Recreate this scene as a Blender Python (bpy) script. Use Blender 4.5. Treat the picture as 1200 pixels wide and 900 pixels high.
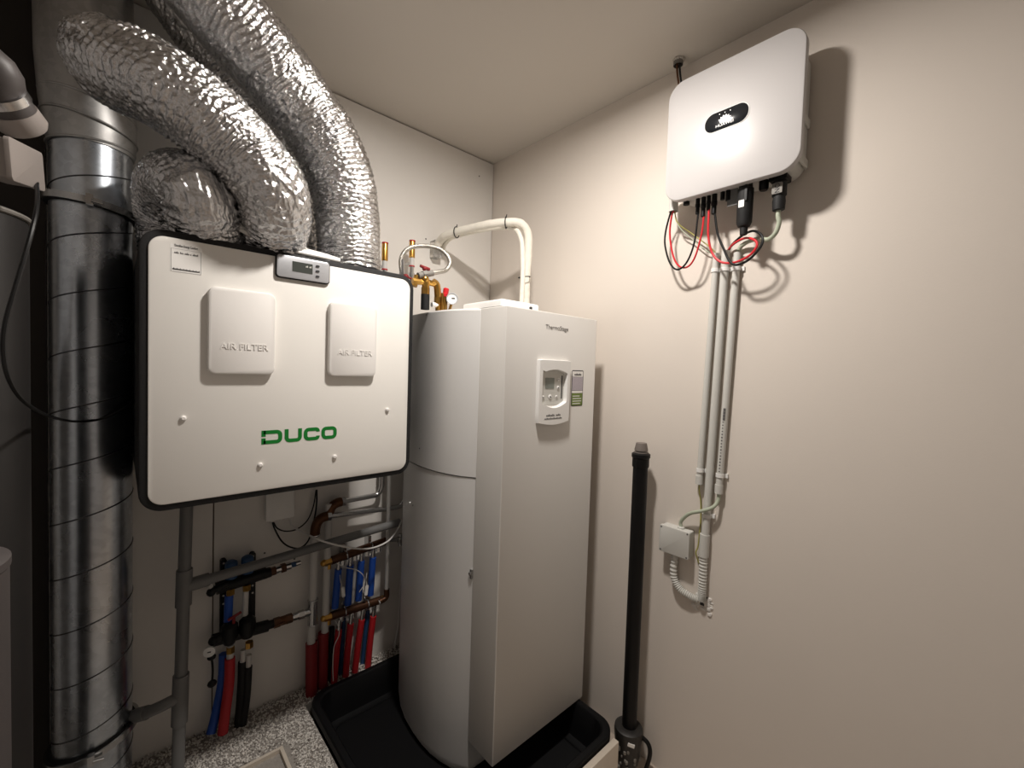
import bpy, bmesh, math, random
import numpy as np
from mathutils import Vector, Matrix, noise
random.seed(7)
for o in list(bpy.data.objects): bpy.data.objects.remove(o)
SC = bpy.context.scene; COL = SC.collection
# ------------------------------------------------------------------ camera
F = 502.0                                   # focal length in pixels of a 1200 x 900 frame
CAM = np.array([-1.70, -2.086, 1.69])       # room corner (back wall / right wall) is x = 0, y = 0
_X = np.array([549.0, 0, F]); _Y = np.array([-459.0, -33.0, F])
_X /= np.linalg.norm(_X); _Y -= _X*(_X @ _Y); _Y /= np.linalg.norm(_Y); _Z = np.cross(_X, _Y)
M = np.array([_X, _Y, _Z])
cam = bpy.data.cameras.new('camera'); camo = bpy.data.objects.new('camera', cam); COL.objects.link(camo)
cam.sensor_width = 36; cam.lens = F/1200*36; cam.clip_start = 0.02
mw = Matrix.Identity(4)
for i in range(3):
    mw[i][0] = M[i][0]; mw[i][1] = -M[i][1]; mw[i][2] = -M[i][2]; mw[i][3] = CAM[i]
camo.matrix_world = mw; SC.camera = camo
# ------------------------------------------------------------------ world, lamp, exposure
W = bpy.data.worlds.new('world'); SC.world = W; W.use_nodes = True
W.node_tree.nodes['Background'].inputs[0].default_value = (.9, .85, .8, 1)
W.node_tree.nodes['Background'].inputs[1].default_value = .02
H = 2.946
LAMP = Vector((-.87, -1.236, H-.045))
sp = bpy.data.lights.new('ceiling_lamp_light', 'AREA'); sp.shape = 'DISK'; sp.size = .14; sp.energy = 25; sp.color = (1, .94, .88)
spo = bpy.data.objects.new('ceiling_lamp_light', sp); COL.objects.link(spo); spo.location = LAMP
vs = SC.view_settings; vs.view_transform = 'Standard'; vs.look = 'None'; vs.gamma = 1; vs.use_curve_mapping = False
vs.exposure = 0.24
# ------------------------------------------------------------------ pixel -> point on a plane of the room
def ray(px, py): return M @ np.array([px-600., py-450., F])
def ax(px, py, x): r = ray(px, py); return Vector(CAM + r*((x-CAM[0])/r[0]))
def ay(px, py, y): r = ray(px, py); return Vector(CAM + r*((y-CAM[1])/r[1]))
def az(px, py, z): r = ray(px, py); return Vector(CAM + r*((z-CAM[2])/r[2]))
def YO(v): return v+CAM[1]
def XO(v): return v+CAM[0]
def ZO(v): return v+CAM[2]
def rect_y(pts, y):   # pixel corners TL TR BR BL -> x0,x1,z0,z1 on a plane facing the room from the back wall
    p = [ay(a, b, y) for a, b in pts]
    return (p[0].x+p[3].x)/2, (p[1].x+p[2].x)/2, (p[2].z+p[3].z)/2, (p[0].z+p[1].z)/2
def rect_x(pts, x):   # -> u0,u1 (u = -y), z0,z1 on a plane parallel to the right wall
    p = [ax(a, b, x) for a, b in pts]
    return -(p[0].y+p[3].y)/2, -(p[1].y+p[2].y)/2, (p[2].z+p[3].z)/2, (p[0].z+p[1].z)/2
# ------------------------------------------------------------------ materials
def lin(c): return tuple(((v/255)/12.92 if v/255 <= .04045 else ((v/255+.055)/1.055)**2.4) for v in c)
def mat(name, col, rough=.5, metal=0., var=0., vscale=8., bump=0., bscale=60., col2=None, coat=0., trans=0., spec=.5):
    m = bpy.data.materials.new(name); m.use_nodes = True; nt = m.node_tree; b = nt.nodes['Principled BSDF']
    c = lin(col); b.inputs['Roughness'].default_value = rough; b.inputs['Metallic'].default_value = metal
    b.inputs['Coat Weight'].default_value = coat; b.inputs['Transmission Weight'].default_value = trans
    b.inputs['Specular IOR Level'].default_value = spec
    tc = nt.nodes.new('ShaderNodeTexCoord')
    nz = nt.nodes.new('ShaderNodeTexNoise'); nz.inputs['Scale'].default_value = vscale; nz.inputs['Detail'].default_value = 4
    nt.links.new(tc.outputs['Object'], nz.inputs['Vector'])
    mx = nt.nodes.new('ShaderNodeMix'); mx.data_type = 'RGBA'
    c2 = lin(col2) if col2 else tuple(max(0, v*(1-var)) for v in c)
    c1 = c if col2 else tuple(min(1, v*(1+var*.5)) for v in c)
    mx.inputs[6].default_value = (*c1, 1); mx.inputs[7].default_value = (*c2, 1)
    nt.links.new(nz.outputs['Fac'], mx.inputs[0]); nt.links.new(mx.outputs[2], b.inputs['Base Color'])
    if bump:
        n2 = nt.nodes.new('ShaderNodeTexNoise'); n2.inputs['Scale'].default_value = bscale; n2.inputs['Detail'].default_value = 5
        nt.links.new(tc.outputs['Object'], n2.inputs['Vector'])
        bp = nt.nodes.new('ShaderNodeBump'); bp.inputs['Strength'].default_value = bump; bp.inputs['Distance'].default_value = .002
        nt.links.new(n2.outputs['Fac'], bp.inputs['Height']); nt.links.new(bp.outputs[0], b.inputs['Normal'])
    return m
def foil_mat(name, col, rough):
    m = bpy.data.materials.new(name); m.use_nodes = True; nt = m.node_tree; b = nt.nodes['Principled BSDF']
    b.inputs['Base Color'].default_value = (*lin(col), 1); b.inputs['Metallic'].default_value = 1; b.inputs['Roughness'].default_value = rough
    tc = nt.nodes.new('ShaderNodeTexCoord')
    v = nt.nodes.new('ShaderNodeTexVoronoi'); v.feature = 'F1'; v.inputs['Scale'].default_value = 75; v.inputs['Randomness'].default_value = 1
    nz = nt.nodes.new('ShaderNodeTexNoise'); nz.inputs['Scale'].default_value = 38; nz.inputs['Detail'].default_value = 6; nz.inputs['Roughness'].default_value = .65
    nt.links.new(tc.outputs['Object'], nz.inputs['Vector']); nt.links.new(tc.outputs['Object'], v.inputs['Vector'])
    ad = nt.nodes.new('ShaderNodeMath'); ad.operation = 'MULTIPLY_ADD'; ad.inputs[1].default_value = .5
    nt.links.new(v.outputs['Distance'], ad.inputs[0]); nt.links.new(nz.outputs['Fac'], ad.inputs[2])
    bp = nt.nodes.new('ShaderNodeBump'); bp.inputs['Strength'].default_value = .8; bp.inputs['Distance'].default_value = .006
    nt.links.new(ad.outputs[0], bp.inputs['Height']); nt.links.new(bp.outputs[0], b.inputs['Normal'])
    return m
def galv_mat(name, col, rough):
    m = bpy.data.materials.new(name); m.use_nodes = True; nt = m.node_tree; b = nt.nodes['Principled BSDF']
    b.inputs['Metallic'].default_value = 1
    tc = nt.nodes.new('ShaderNodeTexCoord')
    v = nt.nodes.new('ShaderNodeTexVoronoi'); v.inputs['Scale'].default_value = 60
    n = nt.nodes.new('ShaderNodeTexNoise'); n.inputs['Scale'].default_value = 7; n.inputs['Detail'].default_value = 6
    nt.links.new(tc.outputs['Object'], v.inputs['Vector']); nt.links.new(tc.outputs['Object'], n.inputs['Vector'])
    mx = nt.nodes.new('ShaderNodeMix'); mx.data_type = 'RGBA'
    c = lin(col); mx.inputs[6].default_value = (*[x*.72 for x in c], 1); mx.inputs[7].default_value = (*[min(1, x*1.2) for x in c], 1)
    ad = nt.nodes.new('ShaderNodeMath'); ad.operation = 'MULTIPLY_ADD'; ad.inputs[1].default_value = .35
    sep = nt.nodes.new('ShaderNodeSeparateColor'); nt.links.new(v.outputs['Color'], sep.inputs[0])
    nt.links.new(sep.outputs[0], ad.inputs[0]); nt.links.new(n.outputs['Fac'], ad.inputs[2])
    nt.links.new(ad.outputs[0], mx.inputs[0]); nt.links.new(mx.outputs[2], b.inputs['Base Color'])
    mr = nt.nodes.new('ShaderNodeMapRange'); mr.inputs[3].default_value = rough*.75; mr.inputs[4].default_value = rough*1.4
    nt.links.new(n.outputs['Fac'], mr.inputs[0]); nt.links.new(mr.outputs[0], b.inputs['Roughness'])
    return m
def emit_mat(name, col, s):
    m = bpy.data.materials.new(name); m.use_nodes = True; b = m.node_tree.nodes['Principled BSDF']
    b.inputs['Emission Color'].default_value = (*lin(col), 1); b.inputs['Emission Strength'].default_value = s
    return m
K = {}
K['plaster'] = mat('wall_paint', (221, 212, 202), .85, var=.03, vscale=3, bump=.08, bscale=160)
K['board'] = mat('board_paint', (226, 222, 216), .8, var=.03, vscale=4, bump=.15, bscale=160)
K['ceil'] = mat('ceiling_paint', (200, 193, 184), .9, var=.03, vscale=2, bump=.1, bscale=120)
K['gap'] = mat('raw_brown_edge', (104, 78, 58), .9, var=.3, vscale=40)
K['sidewall'] = mat('side_wall_paint', (196, 193, 191), .9, var=.1)
K['floor'] = mat('light_floor', (190, 176, 162), .6, var=.1, vscale=12)
K['gravel_bed'] = mat('grit_base', (166, 160, 153), .95, var=.35, vscale=160, bump=1, bscale=260)
K['grit'] = mat('grit_stone', (232, 227, 220), .9, var=.25, vscale=30)
K['grit2'] = mat('grit_stone_grey', (150, 143, 136), .9, var=.3, vscale=30)
K['galv'] = galv_mat('galvanised_steel', (194, 200, 207), .25)
K['galv_seam'] = mat('seam_steel', (92, 93, 96), .35, 1)
K['galv_d'] = galv_mat('galvanised_fitting', (176, 175, 173), .42)
K['foil'] = foil_mat('silver_foil', (216, 216, 217), .19)
K['foil_shade'] = foil_mat('silver_foil_shade', (190, 188, 186), .22)  # same foil, shade put into the colour for the rear duct
K['steel'] = mat('steel', (190, 190, 190), .25, 1, var=.1)
K['chrome'] = mat('pressed_steel', (205, 205, 205), .2, 1, var=.08, vscale=20)
K['braid'] = mat('braided_steel', (190, 186, 178), .35, 1, var=.3, vscale=300, bump=.8, bscale=500)
K['brass'] = mat('brass', (206, 160, 84), .28, 1, var=.25, vscale=40)
K['bronze'] = mat('bronze', (92, 62, 44), .4, .7, var=.3, vscale=50)
K['copper'] = mat('brown_copper', (96, 60, 34), .45, .55, var=.3, vscale=40)
K['casing'] = mat('black_foam_casing', (22, 22, 23), .75, var=.2, vscale=60, bump=.4, bscale=200)
K['unit'] = mat('white_unit_panel', (238, 235, 229), .42, var=.015)
K['unit2'] = mat('white_filter_cover', (236, 233, 229), .5, var=.015)
K['boiler'] = mat('white_boiler_steel', (222, 221, 219), .38, var=.015)
K['boiler_f'] = mat('white_boiler_front', (216, 213, 208), .45, var=.015)
K['white'] = mat('white_plastic', (236, 235, 232), .4, var=.02)
K['inv'] = mat('light_grey_powder_coat', (190, 187, 186), .3, var=.01)
K['sidepl'] = mat('warm_grey_plastic', (150, 142, 137), .5, var=.08)  # warm grey for the small box and the pipe end cap
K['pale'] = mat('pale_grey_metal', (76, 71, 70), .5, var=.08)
K['name'] = mat('pale_ink', (128, 124, 122), .6)
K['offwhite'] = mat('offwhite_wrap', (234, 229, 217), .75, var=.08, vscale=40, bump=.6, bscale=90)
K['grey_pl'] = mat('light_grey_plastic', (205, 204, 198), .45, var=.04)
K['silver'] = mat('silver_plastic', (196, 198, 202), .35, .4, var=.03)
K['dgrey_pl'] = mat('dark_grey_pvc', (112, 112, 111), .45, var=.08)
K['mgrey'] = mat('mid_grey_pvc', (128, 124, 118), .6, var=.15, vscale=60)
K['black'] = mat('black_plastic', (9, 9, 10), .45, var=.2, vscale=30, spec=.3)
K['blackm'] = mat('matt_black_rubber', (11, 11, 12), .7, var=.2, vscale=30)
K['tray'] = mat('black_tray_plastic', (9, 9, 11), .62, var=.25, vscale=14, spec=.25)
K['red'] = mat('red_sleeve', (176, 26, 34), .55, var=.15, vscale=30)
K['redw'] = mat('red_wire_insulation', (206, 36, 46), .4, var=.08)
K['blue'] = mat('blue_sleeve', (28, 78, 170), .5, var=.15, vscale=30)
K['bluecap'] = mat('blue_cap', (36, 72, 112), .5, var=.1)
K['dkred'] = mat('dark_red_sleeve', (130, 22, 26), .6, var=.15, vscale=30)
K['pipe'] = mat('white_multilayer_pipe', (200, 198, 194), .4, var=.04)
K['greencable'] = mat('grey_green_cable', (176, 184, 164), .5, var=.05)
K['yg'] = mat('yellow_green_wire', (176, 170, 96), .5, var=.5, vscale=80)
K['cable_w'] = mat('white_cable', (222, 220, 216), .45)
K['logo'] = mat('logo_green', (0, 122, 40), .5)
K['ink'] = mat('grey_ink', (92, 90, 90), .7)
K['ink_d'] = mat('dark_ink', (40, 40, 42), .7)
K['lcd'] = mat('lcd', (70, 74, 70), .25, var=.05)
K['lcd2'] = mat('lcd_grey', (132, 138, 132), .3, var=.05)
K['display'] = mat('glossy_black', (22, 25, 29), .12, coat=.5)
K['gauge'] = mat('gauge_white', (236, 236, 234), .4)
K['stk_pur'] = mat('sticker_violet', (150, 140, 150), .5, var=.5, vscale=260, col2=(205, 198, 205))
K['stk_grn'] = mat('sticker_green', (108, 128, 58), .5)
K['paper'] = mat('white_label', (240, 238, 234), .6)
K['clear'] = mat('clear_plastic', (240, 240, 238), .1, trans=.9)
K['tank'] = mat('dark_grey_vessel', (40, 38, 37), .5, .1, var=.1)
K['plug'] = mat('grey_plug', (120, 112, 106), .6, var=.1)
K['dirty'] = mat('dirty_black', (44, 42, 40), .45, var=.6, vscale=50)
K['wood'] = mat('pale_board', (214, 203, 188), .7, var=.12, vscale=14)
K['lampg'] = emit_mat('lamp_glass', (255, 240, 220), 12)
# ------------------------------------------------------------------ mesh builder
def catmull(P, n=8):
    P = [Vector(p) for p in P]
    if len(P) < 3: return P
    Q = [P[0]*2-P[1]] + P + [P[-1]*2-P[-2]]; out = []
    for i in range(1, len(Q)-2):
        a, b, c, d = Q[i-1:i+3]
        for k in range(n):
            t = k/n
            out.append(.5*((2*b)+(c-a)*t+(2*a-5*b+4*c-d)*t*t+(3*b-a-3*c+d)*t**3))
    out.append(P[-1]); return out
def lerpl(v, n):   # resample a radius list to n samples
    if not isinstance(v, (list, tuple)): return [v]*n
    x = np.linspace(0, len(v)-1, n); return list(np.interp(x, range(len(v)), v))
class FR:
    def __init__(s, O, U, V, N): s.O, s.U, s.V, s.N = map(Vector, (O, U, V, N))
    def p(s, u, v, d=0): return s.O+s.U*u+s.V*v+s.N*d
def FY(y): return FR((0, y, 0), (1, 0, 0), (0, 0, 1), (0, -1, 0))      # facing the room from the back wall
def FX(x): return FR((x, 0, 0), (0, -1, 0), (0, 0, 1), (-1, 0, 0))     # facing the room from the right wall
def FZ(z): return FR((0, 0, z), (1, 0, 0), (0, 1, 0), (0, 0, 1))
def rrect(u0, u1, v0, v1, r, n=6):
    r = max(1e-4, min(r, (u1-u0)/2-1e-5, (v1-v0)/2-1e-5)); out = []
    for cx, cy, a0 in ((u1-r, v0+r, -90), (u1-r, v1-r, 0), (u0+r, v1-r, 90), (u0+r, v0+r, 180)):
        for k in range(n+1):
            a = math.radians(a0+90*k/n); out.append((cx+r*math.cos(a), cy+r*math.sin(a)))
    return out
class MB:
    def __init__(s): s.v = []; s.f = []
    def loops(s, L, cap=True, closed=False):
        n = len(L[0]); b = len(s.v)
        for l in L: s.v += [Vector(p) for p in l]
        m = len(L)
        for i in range(m if closed else m-1):
            j = (i+1) % m
            for k in range(n):
                k2 = (k+1) % n; s.f.append((b+i*n+k, b+i*n+k2, b+j*n+k2, b+j*n+k))
        if cap and not closed:
            s.f.append(tuple(b+k for k in range(n))[::-1]); s.f.append(tuple(b+(m-1)*n+k for k in range(n)))
        return s
    def box(s, a, b):
        x0, y0, z0 = a; x1, y1, z1 = b
        return s.loops([[(x0, y0, z), (x1, y0, z), (x1, y1, z), (x0, y1, z)] for z in (z0, z1)])
    def rbox(s, fr, u0, u1, v0, v1, d0, d1, r=.01, bev=0, n=6):
        def L(i, d): return [fr.p(u, v, d) for u, v in rrect(u0+i, u1-i, v0+i, v1-i, max(r-i, .0005), n)]
        l = [L(0, d0)]
        if bev: l += [L(0, d1-bev), L(bev*.3, d1-bev*.3), L(bev, d1)]
        else: l += [L(0, d1)]
        return s.loops(l)
    def prism(s, fr, poly, d0, d1): return s.loops([[fr.p(u, v, d) for u, v in poly] for d in (d0, d1)])
    def tube(s, path, r, n=12, cap=True, closed=False, fn=None):
        P = [Vector(p) for p in path]; m = len(P); R = lerpl(r, m); L = []
        t0 = (P[1]-P[0]).normalized(); up = Vector((0, 0, 1)) if abs(t0.z) < .9 else Vector((1, 0, 0))
        a = t0.cross(up).normalized()
        for i in range(m):
            t = (P[(i+1) % m]-P[i-1]) if closed else (P[min(i+1, m-1)]-P[max(i-1, 0)])
            t.normalize(); a = (a-t*a.dot(t)).normalized(); b = t.cross(a)
            L.append([P[i]+(a*math.cos(2*math.pi*k/n)+b*math.sin(2*math.pi*k/n))*(R[i]+(fn(i, k, P[i], a*math.cos(2*math.pi*k/n)+b*math.sin(2*math.pi*k/n)) if fn else 0)) for k in range(n)])
        return s.loops(L, cap, closed)
    def lathe(s, o, axis, prof, n=20):   # prof: (distance along axis, radius)
        o = Vector(o); t = Vector(axis).normalized(); up = Vector((0, 0, 1)) if abs(t.z) < .9 else Vector((1, 0, 0))
        a = t.cross(up).normalized(); b = t.cross(a)
        return s.loops([[o+t*d+(a*math.cos(2*math.pi*k/n)+b*math.sin(2*math.pi*k/n))*max(r, 1e-4) for k in range(n)] for d, r in prof])
    def cyl(s, p, q, r, n=16, r2=None): return s.tube([p, q], [r, r if r2 is None else r2], n)
    def hexnut(s, p, q, r): return s.tube([p, q], r, 6)
    def ball(s, c, r, n=12, sc=(1, 1, 1)):
        c = Vector(c); L = []
        for i in range(n//2+1):
            th = math.pi*i/(n//2); rr = max(math.sin(th), 1e-3)
            L.append([c+Vector((r*sc[0]*rr*math.cos(2*math.pi*k/n), r*sc[1]*rr*math.sin(2*math.pi*k/n), -r*sc[2]*math.cos(th))) for k in range(n)])
        return s.loops(L)
    def torus(s, c, axis, R, r, n=32, m=10):
        c = Vector(c); t = Vector(axis).normalized(); up = Vector((0, 0, 1)) if abs(t.z) < .9 else Vector((1, 0, 0))
        a = t.cross(up).normalized(); b = t.cross(a)
        return s.tube([c+(a*math.cos(2*math.pi*k/n)+b*math.sin(2*math.pi*k/n))*R for k in range(n)], r, m, closed=True)
    def ribbon(s, fr, pts, w, d0, d1, closed=False):   # flat stroke of width w in plane fr
        P = [Vector((u, v)) for u, v in pts]; m = len(P); A = []; B = []
        for i in range(m):
            t = (P[(i+1) % m]-P[i-1]) if closed else (P[min(i+1, m-1)]-P[max(i-1, 0)])
            t.normalize(); nn = Vector((-t.y, t.x)); A.append(P[i]+nn*w/2); B.append(P[i]-nn*w/2)
        return s.loops([[fr.p(A[i].x, A[i].y, d0), fr.p(B[i].x, B[i].y, d0), fr.p(B[i].x, B[i].y, d1), fr.p(A[i].x, A[i].y, d1)] for i in range(m)], True, closed)
ORG = {}
def _org(p): return ORG[p.name] if p else Vector((0, 0, 0))
def build(name, mb, m, parent=None, smooth=True, ang=38, origin=None):
    me = bpy.data.meshes.new(name)
    o = bpy.data.objects.new(name, me); COL.objects.link(o)
    if origin is None:
        if parent is None:
            lo = [min(v[i] for v in mb.v) for i in range(3)]; hi = [max(v[i] for v in mb.v) for i in range(3)]
            origin = Vector(((lo[0]+hi[0])/2, (lo[1]+hi[1])/2, lo[2]))
        else: origin = _org(parent)
    origin = Vector(origin); ORG[o.name] = origin
    me.from_pydata([tuple(Vector(v)-origin) for v in mb.v], [], mb.f)
    b = bmesh.new(); b.from_mesh(me); bmesh.ops.recalc_face_normals(b, faces=b.faces); b.to_mesh(me); b.free()
    if smooth:
        me.polygons.foreach_set('use_smooth', [True]*len(me.polygons)); me.set_sharp_from_angle(angle=math.radians(ang))
    me.materials.append(K[m] if isinstance(m, str) else m)
    o.parent = parent; o.location = origin-_org(parent)
    return o
def thing(name, label, cat, loc, group=None):
    o = bpy.data.objects.new(name, None); COL.objects.link(o); o.empty_display_size = .05
    o.location = loc; ORG[o.name] = Vector(loc); return tag(o, label, cat, group)
def tag(o, label, cat, group=None):
    o['label'] = label; o['category'] = cat
    if group: o['group'] = group
    return o
def struct(name, mb, m, smooth=False):
    o = build(name, mb, m, None, smooth); o['kind'] = 'structure'; return o
def text(name, body, fr, u, v, size, m, parent, d=.0006, width=None, ext=.0006, ang=0):
    cu = bpy.data.curves.new(name, 'FONT'); cu.body = body; cu.size = 1; cu.extrude = .02; cu.align_x = 'CENTER'; cu.align_y = 'CENTER'
    t = bpy.data.objects.new('text_tmp', cu); COL.objects.link(t); bpy.context.view_layer.update()
    me = bpy.data.meshes.new_from_object(t.evaluated_get(bpy.context.evaluated_depsgraph_get()))
    bpy.data.objects.remove(t); bpy.data.curves.remove(cu)
    xs = [q.co.x for q in me.vertices]; w = max(xs)-min(xs); mx = (max(xs)+min(xs))/2
    sx = width/w if width else size
    ca, sa = math.cos(ang), math.sin(ang); org = _org(parent)
    for q in me.vertices:
        a, b = (q.co.x-mx)*sx, q.co.y*size
        q.co = fr.p(u+a*ca-b*sa, v+a*sa+b*ca, d+(ext if q.co.z > 0 else 0))-org
    me.materials.append(K[m]); me.name = name
    o = bpy.data.objects.new(name, me); COL.objects.link(o); o.parent = parent; ORG[o.name] = org
    return o
def print_line(name, fr, u, v, h, width, words, m, parent, d):   # a line of print too small to read: one bar of dashes per word
    mb = MB(); tot = sum(words)+len(words)-1; k = width/tot; x = u-width/2
    for w in words:
        for i in range(w):
            hh_ = h*(1 if (i*7+w) % 3 == 0 else .7); mb.rbox(fr, x+k*.12, x+k*.88, v-h/2, v-h/2+hh_, d, d+.0005, .0001, n=1); x += k
        x += k
    o = build(name, mb, m, parent, False); o['kind'] = 'stuff'; return o
def T(*pts, n=8): return catmull(pts, n)
# ================================================================== THE ROOM
TH = .12; XL, YF = -2.45, -3.35
struct('floor', MB().box((XL, YF, -.1), (0, 0, 0)), 'floor')
struct('ceiling', MB().box((XL-TH, YF-TH, H), (TH, TH, H+.1)), 'ceil')
WR = struct('wall_right', MB().box((0, YF, -.1), (TH, TH, H)), 'plaster')
WB = struct('wall_back', MB().box((XL-TH, .014, -.1), (0, TH, H)), 'gap')
struct('wall_left', MB().box((XL-TH, YF, -.1), (XL, .014, H)), 'sidewall')
struct('wall_front', MB().box((XL-TH, YF-TH, -.1), (TH, YF, H)), 'sidewall')
xs_ = ay(250, 640, 0).x
for a, b in ((XL, xs_-.0025), (xs_+.0025, -.004)):
    build('wall_panel', MB().box((a, 0, 0), (b, .0139, H-.007)), 'board', WB, False)
for px, py in ((561.5, 206.5), (499, 280), (345, 655), (310, 648)):
    c = ay(px, py, 0); build('screw_head', MB().lathe(c+Vector((0, -.0002, 0)), (0, -1, 0), [(0, .004), (.0015, .004), (.0022, .002)], 10), 'ink', WB)
# plaster broken open round the conduits
pc = ax(823, 706, 0); mb = MB()
for k in range(44):
    a = random.uniform(0, 6.28); rr = random.uniform(.014, .05)
    mb.ball((-.001, pc.y+math.cos(a)*rr, pc.z-.004+math.sin(a)*rr*.8), random.uniform(.004, .011), 6, (.5, 1, random.uniform(.6, 1.2)))
build('broken_plaster', mb, 'board', WR)['kind'] = 'stuff'
build('wall_hole_shade', MB().rbox(FX(0), -pc.y-.02, -pc.y+.03, pc.z-.012, pc.z+.03, -.002, .0012, .018), 'ink_d', WR)  # flat dark patch, painted shade for the depth of the hole
# gravel bed: raised grit fill on the left, along the back wall, round the tray
GZ = .157; TX0, TX1, TY0, TY1 = XO(.615), XO(1.545), YO(.955), YO(1.965)
gb = MB().box((XL, YO(.55), .0), (TX0-.004, -.001, GZ-.004)).box((TX0-.004, TY1+.004, .0), (-.001, -.001, GZ-.004))
g = build('gravel_bed', gb, 'gravel_bed', None, False); g['kind'] = 'structure'
def grit(nm, m, N, seed, smin, smax):
    rnd = random.Random(seed); V = []; Fc = []
    for i in range(N):
        if rnd.random() < .86: x = rnd.uniform(-2.05, TX0-.008); y = rnd.uniform(YO(1.12), -.006)
        else: x = rnd.uniform(TX0-.01, -.02); y = rnd.uniform(TY1+.008, -.006)
        if HX0-.02 < x < HX1+.02 and y < HY1+.02: continue
        s = rnd.uniform(smin, smax); b = len(V)
        wz = .012 if y > -.06 else 0
        c = Vector((x, y, GZ-.003+rnd.uniform(0, .004)+wz*rnd.random()))
        q = Matrix.Rotation(rnd.uniform(0, 6.28), 3, (rnd.random()-.5, rnd.random()-.5, rnd.random()))
        for d in ((1, 0, 0), (-1, 0, 0), (0, .8, 0), (0, -.8, 0), (0, 0, .6), (0, 0, -.6)):
            V.append(c+q @ (Vector(d)*s*rnd.uniform(.75, 1.2)))
        for f in ((0, 2, 4), (2, 1, 4), (1, 3, 4), (3, 0, 4), (2, 0, 5), (1, 2, 5), (3, 1, 5), (0, 3, 5)): Fc.append(tuple(b+k for k in f))
    mb = MB(); mb.v = V; mb.f = Fc
    o = build(nm, mb, m, g, False); o['kind'] = 'stuff'; return o
hc = az(331, 874, GZ+.01); HX1 = hc.x; HX0 = HX1-.42; HY1 = hc.y; HY0 = HY1-.36
grit('loose_grit', 'grit', 17000, 3, .0035, .0068)
grit('loose_grit', 'grit2', 5200, 5, .003, .0058)
# white frame sunk in the gravel
t = thing('floor_hatch_frame', 'white open box frame sunk into the grey gravel', 'frame', (HX1, HY1, 0))
w_ = .012
for a, b in (((HX0, HY1-w_, .05), (HX1, HY1, GZ+.012)), ((HX1-w_, HY0, .05), (HX1, HY1-w_-.0005, GZ+.012)),
             ((HX0, HY0, .05), (HX0+w_, HY1-w_-.0005, GZ+.012)), ((HX0+w_+.0005, HY0, .05), (HX1-w_-.0005, HY0+w_, GZ+.012))):
    build('side_board', MB().box(a, b), 'wood', t, False)
build('ledge', MB().box((HX0+.04, HY1-w_-.03, GZ-.05), (HX1-.03, HY1-w_-.001, GZ-.04)), 'wood', t, False)
# pale edge board in front of the tray, near the right wall
bd = build('edge_board', MB().rbox(FZ(0), XO(.75), XO(1.505), YO(.925), YO(.951), 0, .182, .004, .003), 'wood')
tag(bd, 'pale edge board along the front of the black tray', 'board')
# ceiling lamp (above the frame)
t = thing('ceiling_lamp', 'round ceiling lamp with a white rim and glowing glass', 'lamp', (LAMP.x, LAMP.y, H-.04))
build('rim', MB().lathe((LAMP.x, LAMP.y, H-.0005), (0, 0, -1), [(0, .10), (.03, .10), (.034, .096), (.034, .086), (.006, .084), (.006, .0)], 32), 'white', t)
build('glass', MB().lathe((LAMP.x, LAMP.y, H-.008), (0, 0, -1), [(0, .08), (.010, .078), (.014, .05), (.015, 0)], 32), 'lampg', t)
# ================================================================== BLACK DRIP TRAY
t = thing('drip_tray', 'black plastic drip tray under the white boiler', 'tray', ((TX0+TX1)/2, (TY0+TY1)/2, 0))
def trl(i, z, r=.085): return [(x, y, z) for x, y in rrect(TX0+i, TX1-i, TY0+i, TY1-i, max(r-i*.5, .02), 8)]
mb = MB(); mb.loops([trl(.03, .002), trl(.012, .16), trl(.0, .165), trl(0, .195), trl(.006, .2), trl(.026, .2), trl(.032, .194), trl(.045, .10), trl(.055, .062), trl(.075, .055)])
build('tray_body', mb, 'tray', t)
mb = MB(); mb.tube([Vector(p) for p in trl(.085, .057)], .005, 6, closed=True)
build('floor_rib', mb, 'tray', t)
# ================================================================== BOILER
bx0, bx1, by0, by1, bzt, bzb = XO(1.02), XO(1.556), YO(1.155), YO(1.305), ZO(.2245), ZO(-1.485)
B = thing('water_boiler', 'tall white boiler with a flat front and rounded tank jacket', 'boiler', ((bx0+bx1)/2, YO(1.55), .056))
xc = (bx0+bx1)/2
half = [(1.02, 1.306), (.985, 1.36), (.963, 1.42), (.950, 1.48), (.945, 1.545), (.947, 1.62), (.956, 1.70), (.976, 1.78), (1.01, 1.86), (1.06, 1.93), (1.13, 1.985), (1.21, 2.015)]
pl = [(XO(a), YO(b)) for a, b in half]; plan = pl+[(2*xc-a, b) for a, b in reversed(pl)]
pcx, pcy = xc, YO(1.62)
def ploop(z, k=0): return [(a+(a-pcx)/math.hypot(a-pcx, b-pcy)*k, b+(b-pcy)/math.hypot(a-pcx, b-pcy)*k, z) for a, b in plan]
zs = ZO(-.4293)
build('lower_jacket', MB().loops([ploop(.056, -.03), ploop(.062, -.012), ploop(.08, -.003), ploop(.1, -.001), ploop(zs-.0035, -.001), ploop(zs-.003, -.004)]), 'boiler', B)
build('seam_band', MB().loops([ploop(zs-.004, -.006), ploop(zs+.004, -.006)]), 'dgrey_pl', B)
build('upper_jacket', MB().loops([ploop(zs+.002, 0), ploop(zs+.0022, .0015), ploop(bzt-.004, .0015), ploop(bzt-.001, -.001), ploop(bzt, -.006)]), 'boiler', B)
build('front_cover', MB().rbox(FY(by1-.001), bx0, bx1, bzb, bzt+.002, 0, by1-by0-.001, .004, .004, 3), 'boiler_f', B, True, 30)
build('side_gap', MB().box((bx0+.004, by1-.001, bzb+.01), (bx1-.004, by1+.012, bzt-.004)), 'ink_d', B, False)
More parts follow.
